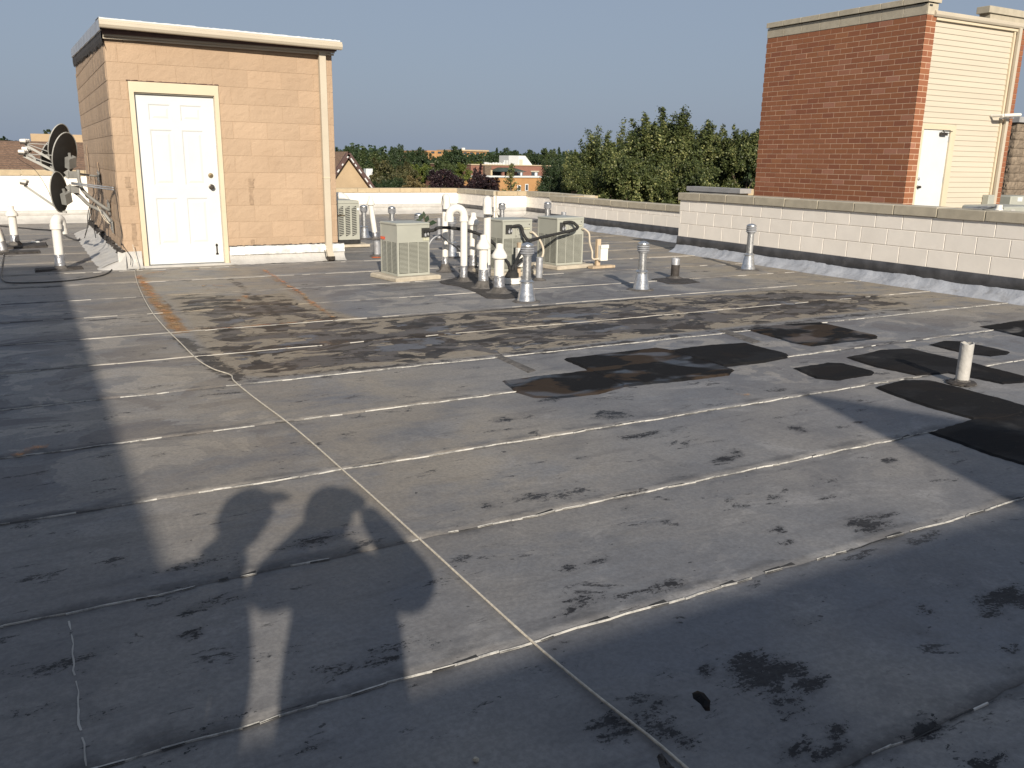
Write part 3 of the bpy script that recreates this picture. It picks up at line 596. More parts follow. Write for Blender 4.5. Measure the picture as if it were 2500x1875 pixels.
lathe_y([(.034, 0), (.034, .006), (.014, .012), (.013, .035), (.026, .042), (.03, .055), (.022, .068), (.0, .07)], (2.09, 11.535, .98)).build('door_knob', MAT['bronze'], dr, True, 40)
MB().box(2.095, 2.115, 11.533, 11.5345, .13, .27).box(2.088, 2.122, 11.533, 11.5345, .13, .15).box(2.09, 2.12, 11.533, 11.5345, .24, .26).build('scuff_mark', MAT['bronze'], dr)
MB().box(1.25, 2.2, 11.52, 11.56, .018, .034).build('door_sweep', MAT['flash_dark'], dr)
mf = MB()
for i in range(24):
    x = 1.20+i*.0435; R_ = random.Random(i); mf.tube([(x, 11.485, 2.20+R_.uniform(-.004, .006)), (x+.045, 11.485, 2.20+R_.uniform(-.004, .006))], .005, 5)
mf.build('caulk_line', MAT['brown_trim'], PH)
# silver turned-up flashing at the foot
def apron(x0, x1, ztop, seed):
    R_ = random.Random(seed); us = np.arange(x0, x1+.001, .03); V = []
    pr_ = [(-.010, ztop), (-.024, ztop-.03), (-.030, ztop*.45), (-.045, .06), (-.075, .025), (-.14, .010)]; n = len(pr_)
    for u in us:
        wv = math.sin(u*9+seed)*.5+R_.uniform(-.5, .5)
        for j, (o_, z) in enumerate(pr_): V.append((u, 11.5+o_+.005*wv*(j > 0), z+(.004*wv if j else .006*wv)))
    F_ = [(i*n+j, i*n+j+1, (i+1)*n+j+1, (i+1)*n+j) for i in range(len(us)-1) for j in range(n-1)]
    return MB().add(V, F_).build('base_flashing', MAT['flash_light'], PH, True)
apron(2.245, 3.80, .17, 1); apron(.93, 1.21, .21, 2)
R_ = random.Random(4); V = []; us = np.arange(2.25, 3.79, .025)
for u in us:
    wv = R_.uniform(-.25, .25)+math.sin(u*8)*.6
    for (o_, z) in ((-.020, .235+.006*wv), (-.034, .215), (-.045-.006*wv, .16), (-.050-.008*wv, .125+.004*wv)): V.append((u, 11.5+o_, z))
MB().add(V, [(i*4+j, i*4+j+1, (i+1)*4+j+1, (i+1)*4+j) for i in range(len(us)-1) for j in range(3)]).build('metal_flashing', MAT['bright_metal'], PH, True)
jb = MB(); R_ = random.Random(9)
for i in range(45): x = 2.26+i*.034; jb.obox((x, 11.478, .238+R_.uniform(-.004, .006)), (.018, 0, 0), (0, .004, 0), (0, 0, R_.uniform(.002, .008)))
jb.build('mastic_bead', MAT['tar'], PH)
# side cant, tall and broad, with a ragged black mastic line along its top
cant(PH, fS, 0, 5.50, .22, .30, MAT['flash_light'], 12, wr=.02)
pf_ = [(1.0, .24), (.975, .175), (.945, .110), (.83, .065), (.76, .034), (.695, .008)]
MB().add([(x, 11.515, z) for x, z in pf_]+[(x+(.02 if i < 5 else 0), 11.475-.012*i, z*.80) for i, (x, z) in enumerate(pf_)]+[(1.0-.052*i, 11.34+.012*i, .004) for i in range(6)], [(r*6+i, r*6+i+1, r*6+i+7, r*6+i+6) for r in (0, 1) for i in range(5)]).build('corner_flashing', MAT['flash_light'], PH, True)
jb = MB(); R_ = random.Random(5)
for i in range(170):
    y = 16.9-i*.032; z = .20+R_.uniform(-.018, .022)+.02*math.sin(i*.6); s_ = R_.uniform(.012, .034)
    jb.lathe([(s_*.4, -s_*.6), (s_, -s_*.3), (s_*.9, s_*.3), (s_*.3, s_*.6)], (.985-R_.uniform(0, .02), y, z), 6, .35, seed=i)
jb.build('black_mastic', MAT['tar'], PH)
for (y, z0, z1) in ((15.9, .95, 1.5), (13.9, .8, 1.25), (14.9, .75, 1.05)): MB().box(.975, .982, y, y+.09, z0, z1).build('dark_drip_stain', MAT['split_stain'], PH)
# roof slab, side fascia, gutter, downspout
zr = lambda Y: 2.70+(Y-11.4)*.036
rs = MB(); rs.add([(.985, 11.36, 2.685), (3.72, 11.36, 2.685), (3.72, 16.9, zr(16.9)-.01), (.985, 16.9, zr(16.9)-.01), (.975, 11.33, 2.83), (3.74, 11.33, 2.80), (3.74, 16.9, zr(16.9)+.14), (.975, 16.9, zr(16.9)+.14)],
       [(0, 3, 2, 1), (4, 5, 6, 7), (0, 1, 5, 4), (1, 2, 6, 5), (2, 3, 7, 6), (3, 0, 4, 7)]); rs.build('roof_slab', MAT['brown_trim'], PH)
MB().add([(1.0, 11.5, 2.66), (3.69, 11.5, 2.66), (3.69, 16.85, 2.66), (1.0, 16.85, 2.66), (1.0, 11.5, 2.687), (3.69, 11.5, 2.687), (3.69, 16.85, 2.885), (1.0, 16.85, 2.885)], [(0, 1, 5, 4), (1, 2, 6, 5), (2, 3, 7, 6), (3, 0, 4, 7)]).build('side_infill', MAT['split'], PH)
# side: black felt underside and white metal edge
fs = MB(); n = 40; V = []
R_ = random.Random(8)
for i in range(n+1):
    Y = 11.30+i*(5.62/n); z = zr(Y); V += [(.98, Y, z+.155), (.962, Y, z+.150), (.958, Y, z+.02+.003*math.sin(i*.9)), (.975, Y, z+.015)]
fs.add(V, [(i*4+j, i*4+j+1, (i+1)*4+j+1, (i+1)*4+j) for i in range(n) for j in range(3)]); fs.build('metal_edge', MAT['cant'], PH)
bl_ = MB(); V = []
for i in range(n*3+1):
    Y = 11.38+i*(5.55/(n*3)); z = zr(Y); V += [(.974, Y, z+.02), (.970, Y, z-.05), (.978, Y, z-.085-R_.uniform(0, .035)), (.990, Y, z-.10-R_.uniform(0, .045))]
bl_.add(V, [(i*4+j, i*4+j+1, (i+1)*4+j+1, (i+1)*4+j) for i in range(n*3) for j in range(3)]); bl_.build('torn_felt', MAT['tar'], PH)
mt = MB(); V = []
for i in range(91):
    x = .955+i*(2.785/90); V += [(x, 11.27+.0*x, 2.842-(x-.9)*.012+R_.uniform(-.002, .005)), (x, 11.255, 2.825-(x-.9)*.012), (x, 11.34, 2.852-(x-.9)*.012), (x, 11.8, 2.87)]
mt.add(V, [(i*4+1, i*4+0, (i+1)*4+0, (i+1)*4+1) for i in range(90)]+[(i*4, i*4+2, (i+1)*4+2, (i+1)*4) for i in range(90)]+[(i*4+2, i*4+3, (i+1)*4+3, (i+1)*4+2) for i in range(90)]); mt.build('roof_membrane', MAT['white_paint'], PH)
zg = lambda x: 2.838-(x-.9)*.014
V = []; prof = [(.0, -.002), (-.012, 0), (-.018, -.006), (-.018, -.022), (-.035, -.030), (-.035, -.060), (-.020, -.085), (-.012, -.092), (.03, -.092), (.06, -.09), (.06, 0)]
for x in (.95, 3.755):
    for (o_, z) in prof: V.append((x, 11.29+o_-.045, zg(x)+z-.012))
n = len(prof); gt = MB().add(V, [(i, n+i, n+(i+1) % n, (i+1) % n) for i in range(n)]+[tuple(range(n)), tuple(range(2*n-1, n-1, -1))])
gt.build('gutter', MAT['cream_gutter'], PH)
MB().box(.99, 3.71, 11.40, 11.415, 2.665, 2.69).box(.99, 3.71, 11.44, 11.455, 2.64, 2.665).build('frieze_board', MAT['cream_gutter'], PH)
ds = MB(); ds.box(3.505, 3.59, 11.405, 11.47, .16, 2.72)
ds.add([(3.505, 11.405, .16), (3.59, 11.405, .16), (3.59, 11.47, .16), (3.505, 11.47, .16), (3.505, 11.33, .07), (3.59, 11.33, .07), (3.59, 11.37, .03), (3.505, 11.37, .03)], [(0, 1, 5, 4), (1, 2, 6, 5), (2, 3, 7, 6), (3, 0, 4, 7)])
ds = ds.build('downspout', MAT['cream_gutter'], PH)
MB().box(3.5, 3.595, 11.32, 11.40, .022, .075).build('downspout_shoe', MAT['bronze'], ds); MB().box(3.503, 3.592, 11.40, 11.475, 1.1, 1.112).build('strap', MAT['cream'], ds)
MB().tube([(3.49, 11.44, .15), (3.485, 11.38, .06), (3.52, 11.31, .035)], .006, 6).build('loose_wire', MAT['black_rubber'], ds)

# ================================================================== ROOFTOP EQUIPMENT
def tarcone(parent, c, r0, r1, h, seed=0, mat='tar_grey', name='tar_cone'):
    return MB().lathe([(r1*1.35, .006), (r1*1.1, .012), (r1*.8, h*.25), (r0*1.5, h*.6), (r0*1.12, h)], c, 22, .08, seed=seed).build(name, MAT[mat], parent, True)
def pvc(px, label, h, r=.045, top='open', sleeve=(.06, .15), cone=None, hook=None, lean=(0, 0), base=None, group='white plastic flue pipes on the roof'):
    b = base or tuple(gr(*px)[:2]); B = Vector((b[0], b[1], 0)); T = B + Vector((lean[0], lean[1], 0))
    t = empty('flue_pipe', B, label, 'flue pipe', group)
    dn = lambda z: B + Vector((lean[0]*z/h, lean[1]*z/h, z))
    s0, s1 = sleeve; sd_ = int(B.x*77)
    tarcone(t, B, r, r*2.3, max(.045, s0), sd_)
    R_ = random.Random(sd_); mb = MB(); k = 22
    prof = [(r*1.10, s0-.02), (r*1.16, s0+.01), (r*1.08, (s0+s1)/2), (r*1.06, s1)]
    mb.tube([dn(z) for _, z in prof], [q for q, _ in prof], 16); mb.v = [(x+R_.uniform(-.003, .003), y+R_.uniform(-.003, .003), z + (R_.uniform(-.02, .012) if z < s0 else 0)) for x, y, z in mb.v]; mb.build('foil_sleeve', MAT['foil'], t, True, 50)
    if top == 'hook':
        d, R, dz = hook                       # direction, bend radius, drop
        d = Vector((d[0], d[1], 0)).normalized(); zt = h-R-r*1.1
        MB().tube([dn(s0), dn(zt)], r, 18).build('pipe', MAT['white_pvc'], t, True, 50)
        P = [dn(zt-.05), dn(zt)] ; C = dn(zt)+d*R
        P += [C - d*(R*math.cos(a)) + Vector((0, 0, R*math.sin(a))) for a in np.linspace(.25, math.pi-.001, 11)] + [C + d*R - Vector((0, 0, dz))]
        e = MB().tube(P, r*1.16, 18).build('elbow', MAT['white_pvc'], t, True, 50)
        MB().tube([dn(zt-.06), dn(zt-.005)], r*1.3, 18).build('collar', MAT['white_pvc'], e, True, 50)
        Q = C + d*R; MB().tube([Q - Vector((0, 0, dz+.005)), Q - Vector((0, 0, dz-.055))], r*1.3, 18).build('collar', MAT['white_pvc'], e, True, 50)
        MB().tube([Q - Vector((0, 0, dz+.0055)), Q - Vector((0, 0, dz+.0045))], r*1.05, 18).build('opening', MAT['dark'], e)
    else:
        hc = .145*top if isinstance(top, float) else .15
        R = r*1.55; zc = h-hc
        MB().tube([dn(s0), dn(zc+.01)], r, 18).build('pipe', MAT['white_pvc'], t, True, 50)
        cp = MB().lathe([(r*1.02, 0), (R*.97, .001), (R, .006), (R, .03), (R*.93, .042), (R*.52, .098), (R*.48, .105), (R*.48, hc-.002), (R*.40, hc), (R*.40, hc-.02)], dn(zc), 24).build('vent_cap', MAT['white_pvc'], t, True, 35)
    return t
def bvent(label, b, h=.58, r=.043, cone=True, group='galvanised flue vents with ringed caps', hc=.11):
    B = Vector((b[0], b[1], 0)); t = empty('roof_vent', B, label, 'roof vent', group)
    MB().lathe([(.15, .004), (.13, .012), (.10, .016)], B, 20, .12, seed=int(b[0]*9)).build('tar_ring', MAT['tar_grey'], t, True)
    MB().lathe([(.098, .012), (.090, .02), (.060, .19), (.047, .205)], B, 26).build('cone_flashing', MAT['galv'], t, True, 60)
    MB().lathe([(.047, .196), (.072, .198), (.072, .206), (.046, .225)], B, 26).build('storm_collar', MAT['galv'], t, True, 40)
    p = MB().lathe([(r, .2), (r, h-hc)], B, 24).build('pipe', MAT['galv'], t, True, 60)
    MB().box(B.x-.004, B.x+.004, B.y-r-.004, B.y-r+.002, .21, h-hc).build('seam', MAT['galv'], p)
    z = h-hc; c = MB().lathe([(r*1.02, z-.02), (r*1.25, z-.01), (r*1.25, z+.01)], B, 24).build('vent_cap', MAT['galv_dull'], t, True, 40)
    for i in range(3):
        zz = z+.004+i*.022; MB().lathe([(r*1.2, zz+.012), (r*1.60, zz), (r*1.64, zz+.004), (r*1.3, zz+.02)], B, 24).build('cap_ring', MAT['galv_dull'], c, True, 40)
    MB().lathe([(r*1.5, z+.07), (r*1.55, z+.075), (r*1.45, z+.09), (r*.9, z+.104), (r*.15, z+.112)], B, 24).build('cap_top', MAT['galv'], c, True, 40)
    return t
def stub(label, b, h, r=.045, mat='galv_dull', name='vent_stub'):
    B = Vector((b[0], b[1], 0)); t = empty(name, B, label, 'vent stub', 'short open vent stubs'); R_ = random.Random(int(b[0]*31))
    n = 20; mb = MB(); mb.lathe([(r, .01), (r*1.01, h*.5), (r, h), (r*.86, h), (r*.86, h-.06)], B, n, .015, seed=int(b[0]*5), capt=True)
    for i in range(2*n, 4*n): x, y, z = mb.v[i]; mb.v[i] = (x, y, z+R_.uniform(-.008, .004))
    mb.build('pipe', MAT[mat], t, True, 50); MB().lathe([(r*2.1, .007), (r*1.9, .014), (r*1.3, .018), (r*1.02, .035)], B, n, .1, seed=3).build('tar_ring', MAT['tar_grey'], t, True)
    return t

# --- condenser units
def condenser(label, corner, rz, W, D, H_, badge=False, serv='right', z0=.055, padlabel='', pad=(.12, .13, .09, .08)):
    """front-left foot at corner; x along the front, y going back"""
    t = empty('condenser_unit', (0, 0, 0), label, 'air conditioner', 'grey-green condenser units on the roof')
    sh_ = MB(); b = .012; hb = H_*.63      # louvres fill the lower part
    for (x, y) in ((0, 0), (W, 0), (0, D), (W, D)):
        x0, y0 = (0 if x == 0 else W-.022), (0 if y == 0 else D-.022); sh_.box(x0, x0+.022, y0, y0+.022, 0, H_-.02)
    sh_.box(.003, W-.003, .003, D-.003, hb, H_-.02)      # upper cabinet
    sh_.box(.001, W-.001, .001, D-.001, 0, .028)
    cab = sh_.build('cabinet', MAT['ac_paint'], t)
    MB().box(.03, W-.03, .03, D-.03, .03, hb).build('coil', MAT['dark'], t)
    MB().bbox(-.006, W+.006, -.006, D+.006, H_-.022, H_, .008).build('top_panel', MAT['ac_paint'], t)
    lv = {}
    def louvres(n0, L, tr):
        cols = 3; cw = (L-.044)/cols
        for c in range(cols):
            a, e = .022+c*cw, .022+(c+1)*cw; mb = MB(); mb.box(e-.0045, e+.0045, .002, .012, .028, hb) if c < cols-1 else None
            if mb.v: place(mb, 'grille_post', tr)
            nl = 24
            for i in range(nl):
                z = .036+i*(hb-.036)/nl; key = (round(cw, 4))
                if key not in lv:
                    m_ = MB().add([(.006, .001, 0), (cw-.006, .001, 0), (cw-.006, .001, .004), (.006, .001, .004), (.006, .012, .0085), (cw-.006, .012, .0085)], [(0, 1, 2, 3), (3, 2, 5, 4)]).mesh('louver'); m_.materials.append(MAT['ac_paint']); lv[key] = m_
                o = bpy.data.objects.new('louver', lv[key]); COL.objects.link(o); o.parent = t; o.location = tr(a, 0, z)[0]; o.rotation_euler = tr(a, 0, z)[1]
    def place(mb, nm, tr):
        mb.v = [tuple(tr(*v)[0]) for v in mb.v]; mb.build(nm, MAT['ac_paint'], t)
    louvres(0, W, lambda x, y, z: ((x, y, z), (0, 0, 0)))
    louvres(0, D, lambda x, y, z: ((y, D-x, z), (0, 0, -math.pi/2)))
    louvres(0, D, lambda x, y, z: ((W-y, x, z), (0, 0, math.pi/2)))
    if badge:
        bd = MB().box(-.004, .001, D-.115, D-.012, H_*.66, H_*.715).build('badge', MAT['red'], t)
        q = MB()
        for i, (a, w_) in enumerate(((.022, .01), (.036, .009), (.049, .008), (.061, .01), (.075, .01))): q.box(-.0055, -.004, D-.012-a-w_, D-.012-a, H_*.675, H_*.70)
        q.build('badge_lettering', MAT['orange'], bd)
        MB().box(W*.80, W*.985, -.003, .002, H_*.66, H_*.715).build('rating_plate', MAT['label_grey'], t)
    else:
        MB().box(W*.72, W*.92, -.004, .002, H_*.80, H_*.835).build('name_badge', MAT['label_grey'], t); MB().box(W*.715, W*.925, -.002, .003, H_*.795, H_*.84).build('badge_frame', MAT['bronze'], t)
        MB().box(W*.42, W*.60, -.005, .002, H_*.66, H_*.83).build('access_cover', MAT['ac_paint'], t)
        for q in ((.5, .8), (.55, .7), (.45, .68), (.9, .9)): lathe_y([(.007, 0), (.005, .004), (.0, .005)], (W*q[0], -.004, H_*q[1]), 8).build('screw', MAT['bronze'], t)
    cx = W*.78 if badge else W*.12
    recess = MB().box(cx-.01, cx+.10 if badge else cx+.08, -.003, .004, H_*.72, H_*.90).build('service_opening', MAT['dark'], t)
    vb = MB(); vb.lathe([(.014, 0), (.014, .03), (.009, .035)], (cx+.03, -.02, H_*.74), 8); vb.lathe([(.012, 0), (.012, .03)], (cx+.065, -.018, H_*.76), 8); vb.tube([(cx+.03, -.02, H_*.78), (cx+.03, -.03, H_*.83)], .006, 6)
    vb.build('service_valve', MAT['galv_dull'], t)
    root = t; root.location = Vector((corner[0], corner[1], z0)); root.rotation_euler.z = rad(rz)
    c, s = math.cos(rad(rz)), math.sin(rad(rz)); Wp = lambda x, y, z=0: Vector((corner[0]+c*x-s*y, corner[1]+s*x+c*y, z0+z))
    a, b_, e, f = pad; R_ = random.Random(int(corner[0]*13)); cen = Wp(W/2+(b_-a)/2, D/2+(f-e)/2, 0); mb = MB(); mb.bbox(-(W+a+b_)/2, (W+a+b_)/2, -(D+e+f)/2, (D+e+f)/2, 0, z0-.008, .012)
    mb.v = [(x+R_.uniform(-.004, .004), y+R_.uniform(-.004, .004), z) for x, y, z in mb.v]
    me = mb.mesh('equipment_pad'); me.materials.append(MAT['pad']); o = bpy.data.objects.new('equipment_pad', me); COL.objects.link(o); o.location = (cen.x, cen.y, .006); o.rotation_euler.z = rad(rz+3)
    tag(o, padlabel, 'concrete pad', 'concrete pads under the condenser units')
    return t, Wp
AC1, W1 = condenser('grey-green condenser unit with small red badge, nearest to the tan penthouse', (3.65, 9.20), 6, .42, .42, .60, badge=True, padlabel='mossy concrete pad under the condenser with the red badge', pad=(.09, .10, .09, .1))
AC2, W2 = condenser('grey-green condenser half hidden behind the capped white pipes', (4.99, 9.16), 5, .43, .42, .62, padlabel='concrete pad under the condenser behind the white pipes')
AC3, W3 = condenser('grey-green condenser beside the grey disconnect box, rightmost of the units', (5.95, 9.46), 6, .44, .42, .61, padlabel='long concrete pad under the condenser beside the disconnect box', pad=(.05, .18, .07, .08))
# older unit behind the penthouse corner
t = empty('condenser_unit', (4.02, 13.15, .10), 'older condenser with slanted louvre panels poking out behind the penthouse corner', 'air conditioner', 'grey-green condenser units on the roof')
x0, x1, y0, y1, z0, z1 = 3.98, 4.60, 13.15, 13.75, .12, .73
MB().box(x0+.01, x1-.01, y0+.01, y1, z0, z1-.01).build('cabinet', MAT['ac_paint'], t)
MB().add([(x0, y0, z1-.05), (x1, y0, z1-.05), (x1, y1, z1-.05), (x0, y1, z1-.05), (x0+.07, y0+.07, z1), (x1-.07, y0+.07, z1), (x1-.07, y1-.07, z1), (x0+.07, y1-.07, z1)], [(0, 1, 5, 4), (1, 2, 6, 5), (2, 3, 7, 6), (3, 0, 4, 7), (4, 5, 6, 7)]).build('top_panel', MAT['ac_paint'], t)
for i in range(5):
    xa = x1-.13-i*.105; MB().add([(xa, y0+.006, z0+.05), (xa+.075, y0+.006, z0+.085), (xa+.075, y0+.006, z1-.09), (xa, y0+.006, z1-.125)], [(0, 1, 2, 3)]).build('vent_opening', MAT['dark'], t)
    for j in range(17):
        z = z0+.075+j*.027; MB().add([(xa+.002, y0+.001, z), (xa+.073, y0+.001, z+.012), (xa+.073, y0+.001, z+.022), (xa+.002, y0+.001, z+.010)], [(0, 1, 2, 3)]).build('louver', MAT['ac_paint'], t)
MB().box(x0, x1, y0, y1, z0-.06, z0).build('plinth', MAT['black_foam'], t)
lathe_y([(.022, 0), (.022, .006), (.0, .008)], (x1-.03, y0+.0, z1-.14), 14).build('round_badge', MAT['white_paint'], t)
MB().tube([(x1-.37, y0-.02, .50), (x1-.25, y0-.015, .50)], .007, 8).build('service_valve', MAT['brass'], t)
o = MB().box(3.85, 4.72, 13.05, 13.85, .012, .05).build('equipment_pad', MAT['pad'], None); tag(o, 'broken pale slab under the older condenser by the penthouse', 'concrete pad', 'concrete pads under the condenser units')

# --- white flue pipes
def z4(x, y): return (800+x*.31646, 440+y*.31646)
hk = (-.9, -.45)
pvc(z4(907, 705), 'tallest white gooseneck pipe, between the red-badged condenser and the candy-cane pipe', .96, .038, 'hook', (.10, .19), hook=((-.22, -1), .045, .09))
pvc(z4(1050, 785), 'white candy-cane pipe with a broad open bend to the left', .88, .040, 'hook', (.06, .19), hook=((-1, .1), .088, .055))
pvc(z4(1122, 705), 'white capped pipe standing in the shade behind the candy-cane pipe', .73, .047, 'cap', (.08, .21))
pvc(z4(1200, 835), 'white capped pipe left of the frontmost one, black line crossing behind its cap', .58, .051, 'cap', (.09, .21))
pvc(z4(1322, 872), 'frontmost white capped pipe with torn foil sleeve beside the galvanised vent', .52, .053, 'cap', (.07, .19))
pvc(None, 'white gooseneck pipe rising right behind the frontmost capped pipe', .97, .043, 'hook', (.05, .18), hook=((-.5, -1), .05, .10), base=(4.66, 8.93))
p_ = atY(*z4(385, 400), 14.2); pvc(None, 'leaning white capped pipe beyond the small galvanised vent next to the older condenser', .74, .045, 'cap', (.05, .13), base=(5.28, 14.3), lean=(-.10, 0))
pvc(None, 'white cap poking up just behind the older condenser vent', .70, .045, 'cap', (.05, .13), base=(4.85, 14.6))
pvc(None, 'distant white capped pipe seen above the two white domes', .72, .045, 'cap', (.05, .13), base=(4.90, 16.2))
pvc(None, 'left of the two white dome bends above the older condenser', .80, .07, 'hook', (.05, .13), hook=((-1, 0), .13, .08), base=(4.42, 14.4))
pvc(None, 'right of the two white dome bends above the older condenser', .80, .07, 'hook', (.05, .13), hook=((-1, 0), .13, .08), base=(4.82, 14.45))
# left of the penthouse
def z2(x, y): return (x*.2532, 280+y*.2532)
pvc(z2(588, 1500), 'white pipe with downturned bend beside the penthouse, on a black tar square', .66, .052, 'hook', (.06, .19), hook=((.55, .9), .055, .12))
pvc(z2(152, 1275), 'white capped pipe in front of the far left parapet', .60, .055, 'cap', (.09, .18))
pvc(z2(38, 1340), 'white pipe cut by the left edge of the picture', .62, .055, 'cap', (.05, .17), lean=(-.10, 0))
def irregular(pts, step=.03, amp=.010, seed=0):
    R_ = random.Random(seed); out = []; n = len(pts)
    for i in range(n):
        a, b = pts[i], pts[(i+1) % n]; L = math.hypot(b[0]-a[0], b[1]-a[1]); k = max(1, int(L/step)); ph = R_.random()*6
        for j in range(k):
            t_ = j/k; nx, ny = (b[1]-a[1])/max(L, 1e-6), -(b[0]-a[0])/max(L, 1e-6); w_ = R_.uniform(-amp, amp)*.5+amp*math.sin(t_*L*14+ph)*.5
            out.append((a[0]+(b[0]-a[0])*t_+nx*w_, a[1]+(b[1]-a[1])*t_+ny*w_))
    return out
def patch(label, pts, z=.012, mat='patch_dry', seed=0, amp=.009, cat='asphalt patch', group='black asphalt patches on the roof', name='asphalt_patch', rim=True):
    P = irregular(pts, .03, amp, seed); cx = sum(p[0] for p in P)/len(P); cy = sum(p[1] for p in P)/len(P)
    from mathutils.geometry import tessellate_polygon
    n = len(P); inn = []
    for i, (x, y) in enumerate(P):
        a, b = P[i-1], P[(i+1) % n]; tx, ty = b[0]-a[0], b[1]-a[1]; L = math.hypot(tx, ty)+1e-9; inn.append((x-ty/L*.018, y+tx/L*.018))
    A = sum(P[i][0]*P[(i+1) % n][1]-P[(i+1) % n][0]*P[i][1] for i in range(n))
    if A < 0: inn = [(2*p[0]-q[0], 2*p[1]-q[1]) for p, q in zip(P, inn)]
    V = [(x, y, .002) for x, y in P]+[(x, y, z) for x, y in inn]; F_ = [(i, (i+1) % n, n+(i+1) % n, n+i) for i in range(n)] if A > 0 else [((i+1) % n, i, n+i, n+(i+1) % n) for i in range(n)]
    F_ += [tuple(n+k for k in tri) for tri in tessellate_polygon([[Vector((x, y, 0)) for x, y in inn]])]
    m = bpy.data.meshes.new(name); m.from_pydata([(x-cx, y-cy, z_) for x, y, z_ in V], [], F_); m.update(); m.materials.append(MAT[mat])
    o = bpy.data.objects.new(name, m); COL.objects.link(o); o.location = (cx, cy, 0); tag(o, label, cat, group); return o
patch('long shiny black patch with brown film, leftmost of the row of patches', [(2.52, 4.62), (3.2, 4.62), (3.17, 4.16), (2.9, 4.09), (2.62, 4.11), (2.50, 4.2), (2.47, 4.4)], .011, 'patch_wet', 1)
patch('large shiny black and brown patch with blue reflections, middle of the overlapping three', [(3.22, 4.98), (4.05, 4.99), (4.10, 4.9), (4.09, 4.2), (3.96, 4.1), (3.6, 4.12), (3.15, 4.16), (3.17, 4.55)], .0145, 'patch_wet', 2)
patch('dull black patch overlapping the right side of the shiny middle patch', [(4.06, 4.87), (4.5, 4.89), (4.8, 4.82), (4.8, 4.38), (4.7, 4.31), (4.4, 4.28), (4.08, 4.30)], .0175, 'patch_dry', 3)
patch('brown-black diamond patch with faint white spots, farthest of the large patches', [(5.25, 5.28), (5.6, 5.31), (6.1, 5.25), (6.05, 4.6), (5.94, 4.52), (5.2, 4.53), (5.17, 4.7)], .012, 'patch_wet', 4)
patch('smallest square black patch, in front of the shiny middle patches', [(4.50, 4.06), (4.85, 4.08), (4.95, 4.0), (4.94, 3.74), (4.84, 3.68), (4.5, 3.68), (4.42, 3.78)], .012, 'patch_dry', 5)
patch('black patch running behind the white stub pipe', [(5.13, 4.14), (5.6, 4.21), (5.84, 4.14), (5.83, 3.6), (5.76, 3.18), (5.6, 3.11), (5.42, 3.14), (5.38, 3.5), (5.1, 3.54), (5.06, 3.85)], .012, 'patch_dry', 6)
patch('small rounded black patch just beyond the white stub pipe', [(6.12, 4.18), (6.37, 4.22), (6.49, 4.14), (6.45, 3.72), (6.32, 3.68), (6.16, 3.69), (6.08, 3.85)], .012, 'patch_dry', 7)
patch('long black patch in front of the white stub pipe', [(4.58, 3.46), (4.9, 3.49), (5.06, 3.4), (5.05, 2.9), (5.02, 2.72), (4.84, 2.66), (4.58, 2.65), (4.47, 2.72), (4.48, 3.1)], .0145, 'patch_dry', 8)
patch('big black patch in the shade at the right edge, nearest to the camera', [(4.03, 2.68), (4.4, 2.73), (4.95, 2.72), (5.0, 2.0), (4.0, 1.98), (3.98, 2.3)], .0115, 'patch_dry', 9)
patch('black patch cut by the right edge, farthest to the right', [(7.26, 4.5), (8.1, 4.55), (8.1, 4.0), (7.16, 4.02)], .012, 'patch_wet', 10)
patch('black tar under the cluster of white flue pipes', [(4.08, 9.0), (4.3, 9.13), (4.6, 9.5), (4.75, 9.9), (5.0, 9.95), (5.0, 9.6), (4.7, 9.2), (4.62, 8.8), (4.52, 8.4), (4.50, 7.9), (4.36, 7.56), (4.15, 7.54), (4.0, 7.65), (4.07, 8.1), (4.1, 8.5), (4.02, 8.8)], .011, 'tar', 11)
patch('black tar square under the rusty stub pipe', [(6.5, 8.2), (6.75, 8.22), (6.98, 8.05), (6.9, 7.75), (6.6, 7.7), (6.44, 7.78)], .011, 'tar', 12)
b_ = gr(*z2(588, 1500)); patch('black tar square under the bent white pipe beside the penthouse', [(b_.x-.28, b_.y-.16), (b_.x+.25, b_.y-.02), (b_.x+.24, b_.y+.16), (b_.x-.28, b_.y+.1)], .03, 'tar', 13)
b_ = gr(*z2(152, 1275)); patch('black tar square under the capped pipe near the far left parapet', [(b_.x-.25, b_.y-.35), (b_.x+.42, b_.y-.25), (b_.x+.42, b_.y+.35), (b_.x-.25, b_.y+.3)], .03, 'tar', 14)
b_ = gr(*z2(38, 1340)); patch('black tar square under the pipe at the left picture edge', [(b_.x-.35, b_.y-.3), (b_.x+.45, b_.y-.15), (b_.x+.45, b_.y+.12), (b_.x-.35, b_.y+.2)], .03, 'tar', 15)
b_ = gr(4, 622); patch('thin black tar strip at the left picture edge', [(b_.x-.3, b_.y-.05), (b_.x+.1, b_.y-.05), (b_.x+.1, b_.y+.05), (b_.x-.3, b_.y+.05)], .012, 'tar', 16)
q = [gr(*z5b(x, y)) for x, y in ((775, 1050), (800, 1040), (830, 1050), (858, 1085), (855, 1130), (835, 1130), (812, 1100), (780, 1075))]
patch('small oily black blot in the shaded foreground', [(p.x, p.y) for p in q], .0095, 'patch_wet', 17, .002, 'oil blot', None, 'oil_blot')
q = [gr(*z5b(x, y)) for x, y in ((620, 1330), (650, 1310), (700, 1371), (720, 1400), (640, 1400))]
patch('black tar smear under the cord at the bottom edge', [(p.x, p.y) for p in q], .0095, 'tar', 18, .003, 'oil blot', None, 'oil_blot')
